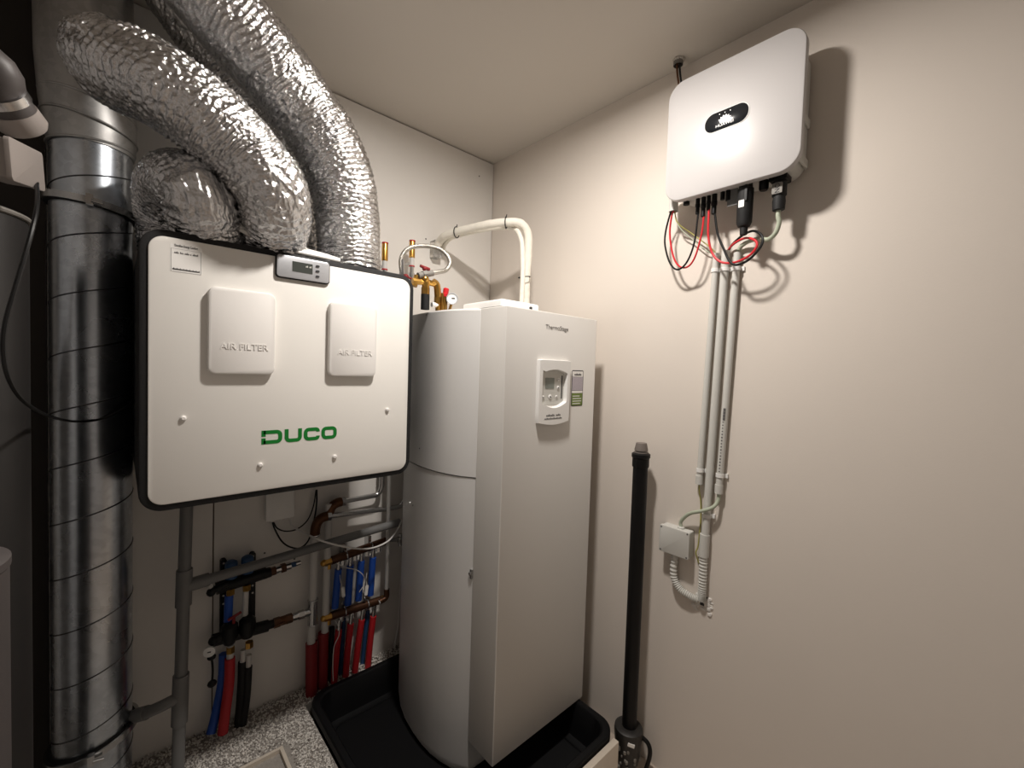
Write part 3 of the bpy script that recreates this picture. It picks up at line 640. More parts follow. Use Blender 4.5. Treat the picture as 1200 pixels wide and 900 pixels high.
for k in range(22):
    yy = 480+k*3.6; xx = ln((864.3, 296), (842.3, 577), yy); c = pw(xx, yy); hgt = random.uniform(.003, .0065) if k > 3 else .011
    mb.box((c.x-.0128, c.y-.003-(.003 if k < 4 else 0), c.z-hgt/2), (c.x-.0118, c.y+.002, c.z+hgt/2))
build('printed_marks', mb, 'ink', c3, False)
p1, p2, p3, p4 = pw(826.2, 626), pw(824.6, 652), pw(823, 690), pw(821.5, 704)
build('sleeve', MB().tube([p1, p2], .0185, 20), 'grey_pl', c2)
cor = T(p2+Vector((0, 0, .004)), p3, p4+Vector((.006, 0, 0)), n=60)
build('corrugated_end', MB().tube(cor, .0148, 18, fn=lambda i, k, c, e: .0016*math.sin(i*1.15)), 'grey_pl', c2)
# junction box
bxd = .05
a, b, c, d = rect_x([(773, 612), (807.5, 626.5), (806.6, 658), (771.8, 644)], -bxd)
J = thing('junction_box', 'square grey junction box on the wall beside the conduits', 'junction box', (-.025, -(a+b)/2, c))
build('box_base', MB().rbox(fr0, a+.002, b-.002, c+.002, d-.002, .0005, .036, .006, .002), 'grey_pl', J)
build('box_lid', MB().rbox(fr0, a, b, c, d, .0365, bxd, .007, .003), 'grey_pl', J)
for u_, v_ in ((a+.008, c+.008), (a+.008, d-.008), (b-.008, c+.008), (b-.008, d-.008)):
    build('lid_screw', MB().lathe(fr0.p(u_, v_, bxd-.0005), fr0.N, [(0, .0038), (.0012, .0035)], 10), 'ink', J)
jz0, jz1, jy = c, d, -(a+b)/2
build('cable_gland', MB().lathe((-.022, jy-.015, jz1-.003), (0, 0, 1), [(0, .014), (.006, .014), (.010, .009)], 16), 'grey_pl', J)
hs = [Vector((-.022, jy+.005, jz0+.006))]+[ax(x_, y_, XO(o_)) for x_, y_, o_ in ((789.5, 674, 1.678), (796, 689, 1.68), (808, 698, 1.685), (819, 703, 1.695))]
tag(build('corrugated_hose', MB().tube(T(*hs, n=48), .0135, 18, fn=lambda i, k, c, e: .0015*math.sin(i*.75)), 'grey_pl'), 'short grey corrugated hose from the junction box into the wall', 'hose')
q = pw(842.3, 574)
gq = [q+Vector((0, 0, .012)), pw(841.8, 585, -.02), pw(836, 594, -.034), pw(824, 598.5, -.042), pw(808, 602, -.034), Vector((-.023, jy-.015, jz1+.028)), Vector((-.022, jy-.015, jz1+.004))]
tag(build('cable', MB().tube(T(*gq), .007, 10), 'greencable'), 'grey green cable from the printed conduit into the junction box', 'cable')
tag(build('wire', MB().tube(T(pw(819.3, 563), pw(819.5, 575), pw(821.3, 590, -.005), pw(821, 610, -.0045), pw(820, 622, -.01), pw(818, 640, -.012), pw(815.5, 648, -.016), pw(819, 660, -.006)), .0028, 8), 'yg'), 'yellow green wire curling behind the conduit to the junction box', 'wire')
# ================================================================== BLACK STANDPIPE
px_, py_ = XO(1.612), YO(.9455)
zt_ = ax(751, 530, px_).z; zb_ = ax(738, 850, px_).z
SP = thing('standpipe', 'tall black plastic standpipe with a grey plug on top', 'pipe', (px_, py_, 0))
build('pipe_tube', MB().cyl((px_, py_, zb_-.02), (px_, py_, zt_-.004), .0305, 28), 'black', SP)
build('top_socket', MB().lathe((px_, py_, zt_-.062), (0, 0, 1), [(0, .0325), (.004, .0345), (.04, .0345), (.042, .038), (.056, .038), (.058, .034), (.061, .03)], 28), 'black', SP)
build('grey_plug', MB().lathe((px_, py_, zt_-.002), (0, 0, 1), [(0, .030), (.004, .030), (.005, .02), (.009, .02), (.010, .0275), (.014, .0275), (.042, .0215), (.0425, .019)], 24), 'plug', SP)
fl = build('floor_fitting', MB().lathe((px_-.004, py_, .0), (0, 0, 1), [(0, .04), (.03, .045), (.06, .052), (.10, .054), (zb_-.05, .057), (zb_-.02, .06), (zb_-.004, .058), (zb_, .05), (zb_+.001, .034)], 28), 'dirty', SP)
d_ = Vector((-.75, -.66, 0)); o_ = Vector((px_-.004, py_, zb_-.035))
build('fitting_label', MB().rbox(FR(o_, (.63, -.72, -.28), (.2, -.2, .96), d_), -.012, .016, -.006, .007, .055, .0625, .001), 'paper', fl)
for k in range(14):
    a_ = random.uniform(2.6, 5.2); build('plaster_splash', MB().ball((px_-.004+math.cos(a_)*.052, py_+math.sin(a_)*.052, random.uniform(.02, zb_-.06)), random.uniform(.003, .008), 6, (1, 1, 1.4)), 'mgrey', fl)
build('side_hose', MB().tube(T((px_+.02, py_-.045, zb_-.03), (px_+.03, py_-.075, zb_-.05), (px_+.03, py_-.085, .09), (px_+.03, py_-.07, .012)), .009, 10), 'black', fl)
# ================================================================== PLUMBING ON TOP OF THE BOILER
yb = YO(1.56)
def b_(px, py, y=1.56): return ay(px, py, YO(y))
lidz = bzt+.0075
V = thing('valve_group', 'brass valve group with red cap standing on the boiler top', 'valve', Vector((b_(505, 350).x, yb, lidz)))
p = b_(498.5, 345); build('black_insulation', MB().cyl((p.x, p.y, lidz), p, .0178, 20), 'blackm', V)
build('inlet_fitting', MB().hexnut(p, p+Vector((0, 0, .028)), .017).tube(T(p+Vector((0, 0, .026)), p+Vector((0, 0, .05)), p+Vector((-.006, .004, .066)), p+Vector((-.02, .01, .072))), .0155, 14).ball(p+Vector((-.004, 0, .06)), .018), 'brass', V)
e = b_(490, 330); build('side_valve', MB().cyl(e+Vector((-.012, .01, -.02)), e+Vector((0, .01, .025)), .012, 14).hexnut(e+Vector((-.02, .01, 0)), e+Vector((.05, .0, .004)), .014).cyl(e+Vector((.05, 0, .004)), e+Vector((.075, 0, .002)), .012), 'brass', V)
p = b_(513, 356); q = b_(512.5, 332); build('outlet_fitting', MB().cyl((p.x, p.y, lidz), p, .010).hexnut(p, p+Vector((0, 0, .028)), .0155).tube(T(p+Vector((0, 0, .026)), q-Vector((0, 0, .02)), q-Vector((.006, 0, .004)), q+Vector((-.022, 0, .004))), .0145, 14), 'brass', V)
p = b_(518, 352); build('drain_stub', MB().cyl((p.x, p.y, lidz), p+Vector((0, 0, .03)), .009), 'brass', V)
p = b_(521.5, 345); build('red_cap', MB().lathe(p-Vector((0, 0, .01)), (.1, -.1, 1), [(0, .014), (.012, .015), (.014, .012), (.034, .0125), (.037, .009)], 12), 'redw', V)
build('cap_body', MB().cyl((p.x, p.y, lidz), p-Vector((0, 0, .008)), .011), 'brass', V)
p = b_(497.5, 316); hv_ = build('red_handle', MB().cyl(p-Vector((0, 0, .03)), p+Vector((0, 0, .006)), .006).tube([p+Vector((-.02, 0, .012)), p+Vector((.022, 0, .004))], [.006, .008], 8).ball(p+Vector((0, 0, .004)), .010), 'dkred', V)
p = b_(507, 320); q = b_(490, 323); build('hose_connector', MB().tube([q, p], .0125, 14).hexnut(q.lerp(p, .3), q.lerp(p, .55), .0165), 'mgrey', V)
p = b_(523, 359); build('white_elbow', MB().cyl(b_(506, 357), b_(513, 357.5), .010), 'white', V)
# gauge
p = b_(530, 350.3, 1.53); fg = Vector((-.62, -.78, 0)).normalized()
G = thing('pressure_gauge', 'small round white pressure gauge on the boiler top', 'gauge', (p.x, p.y, lidz))
build('gauge_case', MB().lathe(p, fg, [(-.018, .012), (-.014, .022), (.004, .0245), (.007, .0245), (.008, .021), (.005, .021)], 28), 'black', G)
build('dial', MB().lathe(p, fg, [(.0052, .021), (.006, .021)], 28), 'gauge', G)
build('bezel', MB().torus(p+fg*.007, fg, .0228, .0022, 32, 8), 'silver', G)
ft = Vector((fg.y, -fg.x, 0))*-1; FG = FR(p, ft, (0, 0, 1), fg)
build('needle', MB().rbox(FG, -.002, .012, -.0012, .0012, .0062, .0068, .0005), 'ink_d', G)
build('dial_print', MB().rbox(FG, -.003, .011, .001, .0045, .0061, .0064, .0005), 'ink', G)
build('gauge_stem', MB().cyl(p-fg*.016, (p.x-.004, p.y+.016, lidz), .006), 'brass', G)
# braided hose
hp = [(471, 322, 1.70), (470, 304, 1.70), (477.5, 292, 1.69), (493, 288.3, 1.67), (511.7, 290.5, 1.63), (523, 298, 1.6), (527.3, 308, 1.58), (522.5, 316.5, 1.57), (513, 319, 1.56), (505, 320.3, 1.56)]
BH = thing('braided_hose', 'braided steel hose looping above the boiler valves', 'hose', ay(471, 322, YO(1.7)))
build('hose_tube', MB().tube(T(*[b_(*q) for q in hp], n=16), .0095, 14), 'braid', BH)
p = b_(471, 304, 1.70); q = b_(471.5, 320, 1.7); build('ferrule', MB().cyl(q, p, .0115).hexnut(q-Vector((0, 0, .02)), q, .013), 'steel', BH)
q2 = Vector((q.x, q.y, z1+rm+.001)); build('tap_body', MB().cyl(q2, q-Vector((0, 0, .018)), .010), 'bronze', BH)
build('red_knob', MB().ball(q-Vector((-.012, .012, .014)), .011).cyl(q-Vector((-.012, .012, .016)), q-Vector((-.05, .01, .02)), .004), 'dkred', BH)
# brass stubs on the back wall
for px, yt, lab in ((451.3, 284.5, 'brass pipe stub with a red rim close beside the foil duct'), (483.2, 282, 'brass pipe stub with a red rim inside the braided hose loop')):
    p = ay(px, yt, YO(1.98)); s_ = (1.0)
    t = thing('pipe_stub', lab, 'pipe', (p.x, p.y, p.z-.2), 'brass stubs behind the unit')
    build('brass_body', MB().lathe(p, (0, 0, -1), [(0, .0135), (.004, .0148), (.085, .0148), (.088, .012)], 16), 'brass', t)
    build('red_rim', MB().lathe(p+Vector((0, 0, .002)), (0, 0, -1), [(0, .012), (.001, .0155), (.008, .0155), (.009, .0135)], 16), 'red', t)
    build('white_collar', MB().lathe(p-Vector((0, 0, .088)), (0, 0, -1), [(0, .0125), (.04, .0125)], 16), 'pipe', t)
    build('red_band', MB().lathe(p-Vector((0, 0, .126)), (0, 0, -1), [(0, .0145), (.006, .0145)], 16), 'red', t)
    build('steel_tail', MB().lathe(p-Vector((0, 0, .132)), (0, 0, -1), [(0, .012), (.03, .012), (.031, .015), (.05, .015), (.051, .011), (.28, .011)], 16), 'chrome', t)
    build('wall_fixing', MB().cyl(p-Vector((0, 0, .11)), (p.x, -.0005, p.z-.11), .006), 'steel', t)
# white wrapped pipes from boiler to back wall
WPt = thing('wrapped_pipe', 'white wrapped pipe arching from the boiler top to the back wall', 'pipe', (XO(1.49), YO(1.55), lidz))
main = [(616, 353, 1.55), (616.8, 327, 1.55), (619, 292, 1.55), (618, 272, 1.555), (609, 261.5, 1.575), (593, 260.5, 1.62), (573, 263, 1.70), (553, 267.3, 1.80), (535, 271.8, 1.89), (522, 276.5, 1.96), (515, 283, 2.02), (512, 292, 2.045)]
MP = T(*[b_(*q) for q in main], n=14); st_ = Vector((MP[0].x, MP[0].y, lidz))
build('thick_pipe', MB().tube([st_]+MP, .0205, 18, fn=lambda i, k, c, e: .0015*noise.noise((c+e*.02)*40)), 'offwhite', WPt)
sec = [(611.3, 353, 1.52), (612.5, 323, 1.52), (612.3, 295, 1.53), (610, 278, 1.56), (603, 268, 1.61), (590, 266.5, 1.68), (573, 268, 1.76), (553, 272, 1.85), (537, 276, 1.93), (527, 280, 1.98), (521, 287, 2.03), (518, 296, 2.05)]
SPt = T(*[b_(*q) for q in sec], n=14)
build('thin_pipe', MB().tube([Vector((SPt[0].x, SPt[0].y, lidz))]+SPt, .0115, 14, fn=lambda i, k, c, e: .0012*noise.noise((c+e*.02)*50)), 'offwhite', WPt)
for px in (534.5, 592.5): 
    j = min(range(len(MP)), key=lambda i: abs((lambda v: 600+F*v[0]/v[2])(M.T @ (np.array(MP[i])-CAM))-px)); tv = (MP[j+1]-MP[j-1]).normalized()
    build('cable_tie', MB().tube([MP[j]+(Vector((0, 0, 1))*math.cos(a)*1.18+tv.cross(Vector((0, 0, 1)))*math.sin(a))*.0235-Vector((0, 0, .002)) for a in [2*math.pi*k/24 for k in range(24)]], .0028, 6, closed=True), 'black', WPt)
    build('tie_tail', MB().cyl(MP[j]+Vector((0, 0, .024)), MP[j]+Vector((0, -.004, .038)), .0022, 6), 'black', WPt)
p = b_(615, 325, 1.54); build('cable_tie', MB().tube([p+Vector((math.cos(a)*.027-.004, math.sin(a)*.03, .004*math.cos(a))) for a in [2*math.pi*k/24 for k in range(24)]], .0026, 6, closed=True), 'black', WPt)
p = ay(512, 292, YO(2.055)); tag(build('clear_cover', MB().rbox(FY(0), p.x-.026, p.x+.026, p.z-.05, p.z+.045, .001, .05, .006, .003), 'clear'), 'clear plastic cover on the wall round the wrapped pipe end', 'cover')

# ================================================================== GREY DRAIN PIPES UNDER THE UNIT
def yv(px, py, y): return ay(px, py, YO(y))
hd = yv(468, 612, 1.95)
DR = thing('drain_pipe', 'grey upright drain pipe with a tee below the ventilation unit', 'pipe', yv(208, 900, 1.86))
v0_, v1_ = yv(219.7, 590, 1.90), yv(207.3, 905, 1.87); v0_.z = z0-rm-.001; v1_.z = .1
build('upright_tube', MB().cyl(v0_, v1_, .0195, 20), 'dgrey_pl', DR)
def along(py_): 
    xp = 219.7+(py_-590)*(207.3-219.7)/315; zz = yv(xp, py_, 1.885).z; return v0_.lerp(v1_, (zz-v0_.z)/(v1_.z-v0_.z))
build('tee_socket', MB().cyl(along(668), along(710), .0245, 20), 'dgrey_pl', DR)
build('lower_socket', MB().cyl(along(790), along(846), .0245, 20), 'dgrey_pl', DR)
build('tee_outlet', MB().cyl(along(688), along(688)+(hd-along(688)).normalized()*.075, .0235, 20), 'dgrey_pl', DR)
build('cross_tube', MB().cyl(along(688), hd, .0185, 20), 'dgrey_pl', DR)
bp_ = [along(815), yv(200, 822, 1.875), yv(186, 829, 1.88), yv(172, 835, 1.90), yv(160, 838, 1.93), yv(150, 841, 1.97)]
build('branch_tube', MB().tube(T(*bp_), .019, 18), 'dgrey_pl', DR)
bq = T(*bp_); build('branch_socket', MB().cyl(yv(172, 835, 1.90), yv(160.5, 838, 1.93), .0225, 20), 'dgrey_pl', DR)
# ================================================================== BLACK MANIFOLD
YM = 2.02
def m_(px, py, y=YM): return ay(px, py, YO(y))
MF = thing('heating_manifold', 'black manifold with two blue caps behind the sloping drain pipe', 'manifold', m_(280, 770))
for xa, ya, xb, yb2 in ((263, 657, 263, 752), (297.5, 649, 296.5, 735)):
    p, q = m_(xa, ya, 2.05), m_(xb, yb2, 2.05)
    br = build('bracket', MB().rbox(FY(0), p.x-.011, p.x+.011, q.z, p.z, .001, .02, .01), 'black', MF)
    for k in (.05, .45, .55, .93): build('bracket_hole', MB().lathe((p.x, -.0203, p.z+(q.z-p.z)*k), (0, -1, 0), [(0, .004), (.0008, .004)], 10), 'pipe', br)
for (xa, ya), (xb, yb2), nm in (((253, 690), (312, 671), 'upper_bar'), ((248, 751), (314, 733), 'lower_bar')):
    build(nm, MB().cyl(m_(xa, ya), m_(xb, yb2), .024, 18), 'black', MF)
for px, py in ((271, 663), (290, 657)):
    p = m_(px, py); build('blue_cap', MB().lathe(p-Vector((0, 0, .05)), (0, 0, 1), [(0, .022), (.06, .0225), (.066, .021), (.072, .012)], 18), 'bluecap', MF)
for px, py in ((269, 738), (290, 731)):
    p = m_(px, py, 2.0); build('flow_valve', MB().lathe(p+Vector((0, 0, .03)), (0, 0, -1), [(0, .018), (.012, .030), (.05, .032), (.07, .026), (.085, .02)], 16), 'black', MF)
p = m_(274, 722, 1.98); build('red_lever', MB().tube([p+Vector((-.02, 0, -.01)), p+Vector((.026, 0, .008))], .0055, 8).cyl(p, p-Vector((0, -.004, .03)), .006), 'dkred', MF)
for px, py in ((270, 690), (289, 685), (270, 758), (292, 752)):
    p = m_(px, py, 2.01); build('brass_nut', MB().hexnut(p, p-Vector((0, 0, .024)), .0155), 'brass', MF)
p = m_(249, 692, 2.0); build('end_tap', MB().cyl(p, p+Vector((.05, .0, .012)), .013).ball(p+Vector((-.004, 0, -.005)), .017).cyl(p+Vector((0, 0, .01)), p+Vector((-.01, -.01, .035)), .009), 'black', MF)
p = m_(246, 686, 1.99); build('white_tap_knob', MB().ball(p, .013), 'pipe', MF)
p = m_(250, 751, 2.0); build('end_tap', MB().cyl(p, p+Vector((.05, .0, .012)), .014).ball(p, .018), 'black', MF)
p = m_(245.5, 763, 1.985); g1 = build('dial_gauge', MB().lathe(p, (-.25, -1, 0), [(-.01, .015), (.004, .02), (.008, .02), (.009, .017)], 20), 'gauge', MF)
build('gauge_needle', MB().rbox(FR(p, (.97, -.25, 0), (0, 0, 1), (-.25, -.97, 0)), -.006, .006, -.001, .003, .0095, .0102, .001), 'ink_d', g1)
p1_, p2_ = m_(248, 770, 1.985), m_(248.5, 801, 1.99)
build('black_knob', MB().ball(p1_, .0155, 12, (1, .7, .8)), 'black', MF); build('black_knob', MB().ball(p2_, .0165, 12, (1, .7, .9)), 'black', MF)
build('strap', MB().tube(T(p1_, p1_.lerp(p2_, .5)+Vector((.003, 0, 0)), p2_), .004, 8), 'black', MF)
# valves that join the manifold to the supply pipes
def vrow(label, a, b, mats):
    p, q = m_(*a), m_(*b); t = thing('inline_valve', label, 'valve', p.lerp(q, .5)); n = len(mats)
    for i, (m, r, nm) in enumerate(mats):
        u, v = p.lerp(q, i/n), p.lerp(q, (i+1)/n); build(nm, (MB().hexnut if i % 2 else MB().cyl)(u, v, r), m, t)
    return t
vrow('short steel and bronze valve line touching the sloping drain pipe', (311, 672), (352, 659), [('black', .021, 'union_nut'), ('bronze', .018, 'brass_body'), ('chrome', .016, 'steel_body'), ('bronze', .019, 'hex_nut'), ('chrome', .016, 'tail_piece'), ('bluecap', .011, 'pipe_end'), ('chrome', .011, 'end_ring')])
t = vrow('copper coloured valve line joining the black manifold to the steel tee', (313, 733), (363, 717), [('black', .018, 'union_nut'), ('bronze', .021, 'valve_body'), ('copper', .019, 'hex_nut'), ('bronze', .02, 'valve_body'), ('chrome', .017, 'steel_body'), ('steel', .019, 'hex_nut'), ('chrome', .016, 'tail_piece')])
p = m_(325, 731, 1.99); build('red_lever', MB().tube([p+Vector((-.012, 0, -.012)), p+Vector((.03, 0, -.004))], .005, 8), 'bronze', t)
def pipe(name, label, pts, r, m, y=YM, cat='pipe', grp=None, collar=None):
    P = T(*[m_(q[0], q[1], q[2] if len(q) > 2 else y) for q in pts], n=6)
    if collar:
        t = thing(name, label, cat, P[-1], grp); build('sleeve', MB().tube(P, r, 14), m, t)
        tv = (P[0]-P[1]).normalized(); build('pipe_end', MB().cyl(P[0], P[0]+tv*.05, r*.68), collar, t); return t
    return tag(build(name, MB().tube(P, r, 14), m), label, cat, grp)
pipe('sleeved_pipe', 'short blue sleeved pipe between the black manifold bars', [(268.5, 697), (267, 728)], .0155, 'blue')
pipe('bare_pipe', 'short bare white pipe between the black manifold bars', [(288, 690), (286.5, 730)], .0115, 'pipe')
pipe('sleeved_pipe', 'long red sleeved pipe slanting down from the black manifold', [(269.5, 771, 2.01), (268.5, 800, 2.0), (264, 835, 1.985), (261, 859, 1.98)], .0185, 'red', collar='pipe')
pipe('sleeved_pipe', 'long blue sleeved pipe slanting down beside the red sleeved pipe', [(262, 766, 2.045), (260, 800, 2.04), (252, 840, 2.02), (247, 860, 2.0)], .0165, 'blue')
pipe('sleeved_pipe', 'black sleeved pipe with white end beside the long red sleeve', [(284.5, 775, 2.03), (283, 810, 2.03), (279.5, 850, 2.03)], .017, 'blackm', collar='pipe')
pipe('sleeved_pipe', 'black sleeved pipe with white end, farthest from the long red sleeve', [(291, 781, 2.02), (289, 815, 2.02), (284.5, 849, 2.02)], .015, 'blackm', collar='pipe')
# ================================================================== RISERS, ELBOWS AND STEEL PIPES
RS = thing('riser_pipe', 'white riser pipe with steel tee rising from a dark red sleeve', 'pipe', m_(366, 815))
build('pipe_tube', MB().cyl(m_(368.5, 628), m_(364.5, 760), .0175, 18), 'pipe', RS)
build('steel_tee', MB().cyl(m_(366.8, 702), m_(366.2, 731), .0215, 16).cyl(m_(366.5, 716), m_(358, 718.5), .017), 'steel', RS)
for yy in (703, 731): build('press_ring', MB().torus(m_(366.6, yy), (0, 0, 1), .0205, .0035, 20, 8), 'chrome', RS)
build('red_sleeve', MB().tube([m_(365, 753), m_(365, 816)], .0255, 16), 'dkred', RS)
RS2 = thing('riser_pipe', 'plain white riser pipe with copper elbow rising from a dark red sleeve', 'pipe', m_(379, 812, 2.03))
build('pipe_tube', MB().cyl(m_(385.5, 590, 2.03), m_(380.5, 745, 2.03), .0165, 18), 'pipe', RS2)
build('red_sleeve', MB().tube([m_(379, 741, 2.03), m_(377.5, 812, 2.03)], .0235, 16), 'dkred', RS2)
def elbow_line(label, foot, bend, start, mid, end, up):
    t = thing('steel_pipe', label, 'pipe', m_(*foot))
    P = [m_(*foot), m_(*bend), m_(*start)]
    arc = [(1-k)**2*P[0]+2*k*(1-k)*P[1]+k*k*P[2] for k in [i/10 for i in range(11)]]
    build('copper_elbow', MB().tube(arc, .0215, 16), 'copper', t)
    build('press_ring', MB().hexnut(P[2], P[2]+(m_(*mid)-P[2]).normalized()*.018, .021), 'chrome', t)
    build('press_ring', MB().torus(P[0], (0, 0, 1), .0205, .005, 20, 8), 'chrome', t)
    Q = [P[2], m_(*mid), m_(*end), m_(*up)]
    arc2 = [(1-k)**2*Q[1].lerp(Q[2], .45)+2*k*(1-k)*Q[2]+k*k*Q[3] for k in [i/8 for i in range(9)]]
    build('steel_tube', MB().tube([Q[0], Q[1]]+arc2+[Vector((Q[3].x, Q[3].y, z0-rm-.001))] if Q[3].z < z0-rm-.002 else [Q[0], Q[1]]+arc2, .0125, 14), 'chrome', t)
    return t
elbow_line('steel pipe with brown elbow bending up close to the boiler jacket', (369, 627), (369, 607), (383, 605), (455, 596), (476, 592), (475.5, 573))
elbow_line('steel pipe with brown elbow tucked close beneath the ventilation unit', (386, 604, 2.03), (386, 590, 2.03), (400, 588, 2.03), (432, 582, 2.03), (447, 579, 2.03), (447.5, 566, 2.03))
tl = thing('pipe', 'thin light grey pipe running down to the lower bronze manifold', 'pipe', m_(453, 705))
Pg = [m_(456, 560, 2.0), m_(454.5, 640, 2.0), m_(453, 690, 2.0), m_(451, 702, 2.0), m_(444, 706, 2.0)]
Pg[0].z = z0-rm-.001
build('pipe_tube', MB().tube([Pg[0]]+T(*Pg[1:]), .010, 12), 'pipe', tl); build('elbow_fitting', MB().tube(T(m_(453.2, 690, 2.0), m_(452.3, 700, 2.0), m_(445, 705, 2.0)), .014, 12), 'bronze', tl)
# ================================================================== BRONZE MANIFOLDS
for (a, b, lab, ends) in (((388, 657), (452, 634), 'upper bronze manifold bar with steel fittings', 'chrome'), ((388, 722), (446, 703), 'lower bronze manifold bar with brass end tap', 'brass')):
    p, q = m_(*a), m_(*b); t = thing('pipe_manifold', lab, 'manifold', p.lerp(q, .5))
    build('bar', MB().cyl(p, q, .0195, 16), 'bronze', t)
    d = (q-p).normalized()
    build('end_tap', MB().hexnut(p-d*.03, p+d*.012, .017).ball(p-d*.034, .015).cyl(p-d*.01, p-d*.01-Vector((0, 0, .035)), .010), 'brass', t)
    build('hex_end', MB().hexnut(q-d*.012, q+d*.018, .018), ends, t)
    for k in (.2, .42, .64, .86):
        c = p.lerp(q, k); build('outlet', MB().hexnut(c-Vector((0, 0, .014)), c-Vector((0, 0, .04)), .0115), 'chrome', t)
    for k in (.26, .72):
        c = p.lerp(q, k); build('wall_bracket', MB().rbox(FY(0), c.x-.008, c.x+.008, c.z-.045, c.z+.045, .001, -c.y-.02, .003).torus(c, d, .019, .004, 20, 8), 'steel', t)
    if ends == 'chrome':
        c = m_(469, 632); build('side_valve', MB().cyl(q+d*.018, c, .011).hexnut(c-d*.012, c+d*.02, .019).cyl(c+Vector((0, 0, -.035)), c+Vector((0, 0, .03)), .009), 'steel', t)
GB = 'blue sleeved pipes between the bronze manifolds'; GR = 'red sleeved pipes below the lower bronze manifold'
for xa, ya, xb, yb2, lab in ((396.5, 667, 392.5, 712, 'blue sleeved pipe closest to the brass taps of the manifolds'), (410.5, 663, 407.5, 708, 'second blue sleeved pipe from the brass taps, beside a paper tag'), (423.5, 657, 420, 703, 'third blue sleeved pipe from the brass taps, past the pale bare pipe'), (437, 653, 434, 697, 'blue sleeved pipe farthest from the brass taps, towards the boiler')):
    pipe('sleeved_pipe', lab, [(xa, ya), (xb, yb2, 2.035)], .0165, 'blue', collar='chrome', grp=GB)
for xa, ya, xb, yb2, lab in ((397, 738, 391.5, 800, 'bright red sleeved pipe closest to the dark red riser sleeves'), (411, 731, 405, 792, 'second bright red sleeved pipe from the dark red riser sleeves'), (424, 726, 416, 787, 'third bright red sleeved pipe from the dark red riser sleeves'), (437.5, 722, 431, 783, 'bright red sleeved pipe closest to the boiler')):
    pipe('sleeved_pipe', lab, [(xa, ya), ((xa+xb)/2-.5, (ya+yb2)/2), (xb, yb2)], .0155, 'red', collar='chrome', grp=GR)
for xa, ya, xb, yb2, lab in ((403, 725, 398, 800, 'dark blue pipe between the first two bright red sleeves by the risers'), (431, 716, 424, 785, 'dark blue pipe between the last two bright red sleeves by the boiler')):
    pipe('sleeved_pipe', lab, [(xa, ya, 2.055), (xb, yb2, 2.055)], .011, 'bluecap', grp='dark pipes behind the red sleeves')
pipe('sleeved_pipe', 'black pipe between the dark red sleeves and the red row', [(389, 735, 2.05), (386, 808, 2.05)], .012, 'blackm')
pipe('bare_pipe', 'pale bare pipe among the blue sleeves', [(416.5, 655, 2.045), (413, 706, 2.045)], .009, 'pipe')
for px, py, a_, lab in ((402, 693, .12, 'white paper tag hanging among the blue sleeves, below the brass tap'), (429.5, 691, -.12, 'white paper tag hanging among the blue sleeves, beside the pale grey pipe')):
    p = m_(px, py, 1.985); u = Vector((math.cos(a_), 0, math.sin(a_))); v = Vector((-math.sin(a_), 0, math.cos(a_)))
    t = thing('paper_tag', lab, 'tag', p-Vector((0, 0, .03))); f_ = FR(p, u, v, (0, -1, 0))
    build('tag_card', MB().rbox(f_, -.008, .008, -.028, .022, 0, .0012, .004), 'paper', t)
    build('tag_string', MB().tube(T(p+v*.02, p+v*.045+Vector((-.004, .01, 0)), p+v*.075+Vector((.0, .02, 0))), .0012, 6), 'cable_w', t)
# small wires round the manifolds
def cab(label, pts, r, m): return tag(build('cable', MB().tube(T(*[m_(*q) for q in pts]), r, 8), m), label, 'cable')
cab('thin pale wire hanging from the lower brass tap', [(393, 728, 1.985), (397, 735, 1.98), (397, 745, 1.98), (391.5, 758, 1.98), (390, 780, 1.98), (390.5, 798, 1.985)], .002, 'cable_w')
cab('thin pale wire curling between the two paper tags', [(394, 660, 1.99), (405, 665, 1.98), (418, 668, 1.98), (426, 675, 1.98), (427, 684, 1.98), (421, 694, 1.985)], .002, 'cable_w')
cab('white cable sagging from the wall box across the drain pipe', [(340.5, 609, 2.06), (342, 616, 2.05), (350, 621, 2.02), (375, 633, 1.90), (405, 641, 1.885), (432, 643, 1.89), (452, 636, 1.905), (463, 625, 1.92), (471, 610, 1.935)], .0042, 'cable_w')
cab('white cable running down the wall close to the boiler', [(473, 612, 2.03), (474, 650, 2.05), (469, 690, 2.06), (467, 730, 2.065), (462, 760, 2.07)], .005, 'cable_w')
# wall box with black cables
a, b, c, d = rect_y([(312.5, 581), (345, 573), (344.5, 607), (312, 610)], YO(2.05))
WX = thing('wall_box', 'small white connection box on the wall under the unit', 'junction box', ((a+b)/2, -.02, c))
build('box_body', MB().rbox(FY(0), a, b, c, d, .0005, .032, .004, .003), 'white', WX)
build('box_lid', MB().rbox(FY(0), a-.001, b+.001, c-.001, d+.001, .0325, .036, .004, .001), 'white', WX)
for k in (.2, .55, .85): build('cable_gland', MB().lathe((a+(b-a)*k, -.016, c+.002), (0, 0, -1), [(0, .008), (.008, .008), (.012, .005)], 12), 'white', WX)
cab('black cable looping low from the wall box up to the unit', [(319.5, 612, 2.06), (322, 620, 2.05), (330, 634, 2.03), (340, 641, 2.02), (352, 642, 2.01), (362, 632, 2.02), (368, 610, 2.04), (371, 590, 2.05), (371.3, 574, 2.05)], .0035, 'black')
cab('black cable sagging slightly from the wall box up to the unit', [(320.5, 612, 2.065), (325, 619, 2.06), (335, 622.5, 2.05), (348, 620, 2.05), (360, 610, 2.05), (367, 594, 2.055), (370.5, 574, 2.055)], .003, 'black')
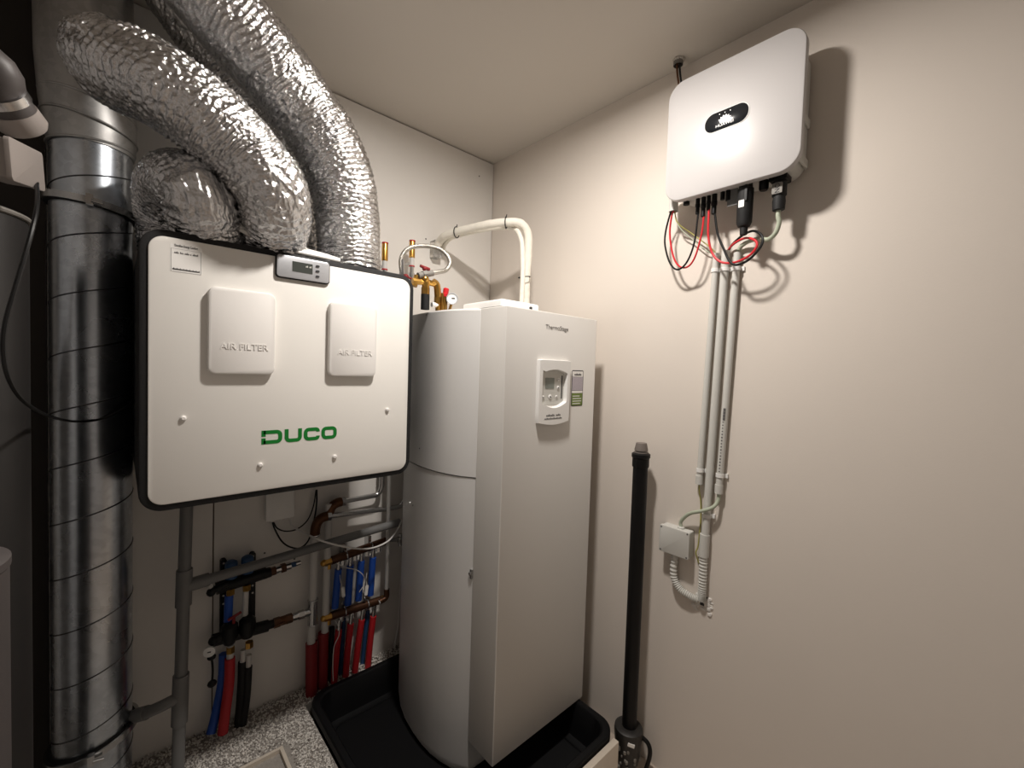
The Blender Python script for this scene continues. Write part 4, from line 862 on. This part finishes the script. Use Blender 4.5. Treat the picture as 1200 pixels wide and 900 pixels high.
# ================================================================== LEFT EDGE OF THE ROOM
def tangent(px, py, yc, r): 
    q = ray(px, py); s_ = q[0]/q[1]; return XO(s_*yc-r*math.sqrt(1+s_*s_))
vx, vy, vr = tangent(36, 450, 1.5, .13), YO(1.5), .13
vz = ay(20, 226, YO(1.30)).z
VS = thing('storage_vessel', 'dark grey upright vessel to the side of the spiral duct', 'vessel', (vx, vy, GZ))
build('vessel_body', MB().lathe((vx, vy, GZ-.003), (0, 0, 1), [(0, vr), (vz-GZ-.02, vr), (vz-GZ, vr-.006)], 48), 'tank', VS)
build('vessel_rim', MB().torus((vx, vy, vz-.012), (0, 0, 1), vr, .006, 48, 8), 'mgrey', VS)
dpx = XO(-.178)
tag(build('added_dark_board', MB().rbox(FY(0), dpx-.17, dpx, GZ+.004, H-.001, .0005, .022, .003), mat('added_board_brown', (44, 38, 33), .8, var=.15)), 'dark brown board added on the wall behind the grey vessel', 'board')  # board added to keep the strip beside the spiral duct dark
cx_ = tangent(12.5, 760, 1.0, .11); cyy = YO(1.0); cz_ = ay(3, 668, YO(.92)).z
PV = thing('pale_cylinder', 'pale grey upright cylinder with a rounded lid, cut by the picture edge', 'cylinder', (cx_, cyy, GZ))
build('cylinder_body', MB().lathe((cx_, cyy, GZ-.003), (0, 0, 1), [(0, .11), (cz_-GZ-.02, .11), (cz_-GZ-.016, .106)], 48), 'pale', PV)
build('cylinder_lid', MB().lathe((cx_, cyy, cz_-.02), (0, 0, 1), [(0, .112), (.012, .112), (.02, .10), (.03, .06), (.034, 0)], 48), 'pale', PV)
# small white box and pipe above the vessel
p0, p1 = ay(9, 185, YO(1.24)), ay(49, 202, YO(1.37)); u_ = (p1-p0).normalized(); n_ = Vector((u_.y, -u_.x, 0)).normalized(); 
L_ = (p1-p0).length; fw = FR(p0, u_, u_.cross(n_)*-1 if u_.cross(n_).z < 0 else u_.cross(n_), n_)
WBx = thing('control_box', 'small white box sitting on the grey vessel beside the spiral duct', 'box', p0.lerp(p1, .5)-Vector((0, 0, .04)))
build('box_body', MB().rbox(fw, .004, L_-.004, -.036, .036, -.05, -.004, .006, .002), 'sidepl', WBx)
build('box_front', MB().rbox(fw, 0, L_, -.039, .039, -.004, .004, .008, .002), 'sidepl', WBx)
wb = thing('waste_pipe', 'pale plastic pipe with a steel collar above the small white box', 'pipe', ay(20, 130, YO(1.3)))
e0, e1, e2 = ay(-70, 45, YO(1.25)), ay(2, 112, YO(1.28)), ay(28, 148, YO(1.32))
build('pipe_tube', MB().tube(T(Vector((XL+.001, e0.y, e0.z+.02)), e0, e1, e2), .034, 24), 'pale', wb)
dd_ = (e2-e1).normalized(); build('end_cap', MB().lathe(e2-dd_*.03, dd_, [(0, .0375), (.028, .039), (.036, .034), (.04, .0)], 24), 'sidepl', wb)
build('steel_collar', MB().lathe(e1-dd_*.006, dd_, [(0, .036), (.001, .0395), (.016, .0395), (.017, .036)], 24), 'chrome', wb)
cq = [(43, 214, 1.345), (43.5, 240, 1.25), (37, 272, 1.2), (20, 330, 1.18), (6, 380, 1.17), (4, 416, 1.17), (12, 448, 1.18), (30, 472, 1.24), (56, 487, 1.5), (84, 493.6, 1.80), (108, 493, 1.868), (128, 488, 1.868), (148, 477, 1.885), (158, 468, 1.93)]
tag(build('cable', MB().tube(T(*[ay(a, b, YO(y)) for a, b, y in cq]), .0036, 8), 'black'), 'black cable drooping across the front of the spiral duct', 'cable')
p = az(20, 893, GZ+.012); q = az(52, 884, GZ+.012)
tag(build('metal_rail', MB().rbox(FZ(GZ+.001), min(p.x, q.x), max(p.x, q.x), min(p.y, q.y)-.006, max(p.y, q.y)+.006, 0, .016, .003, .002), 'galv_d'), 'short metal rail lying on the gravel by the spiral duct', 'rail')
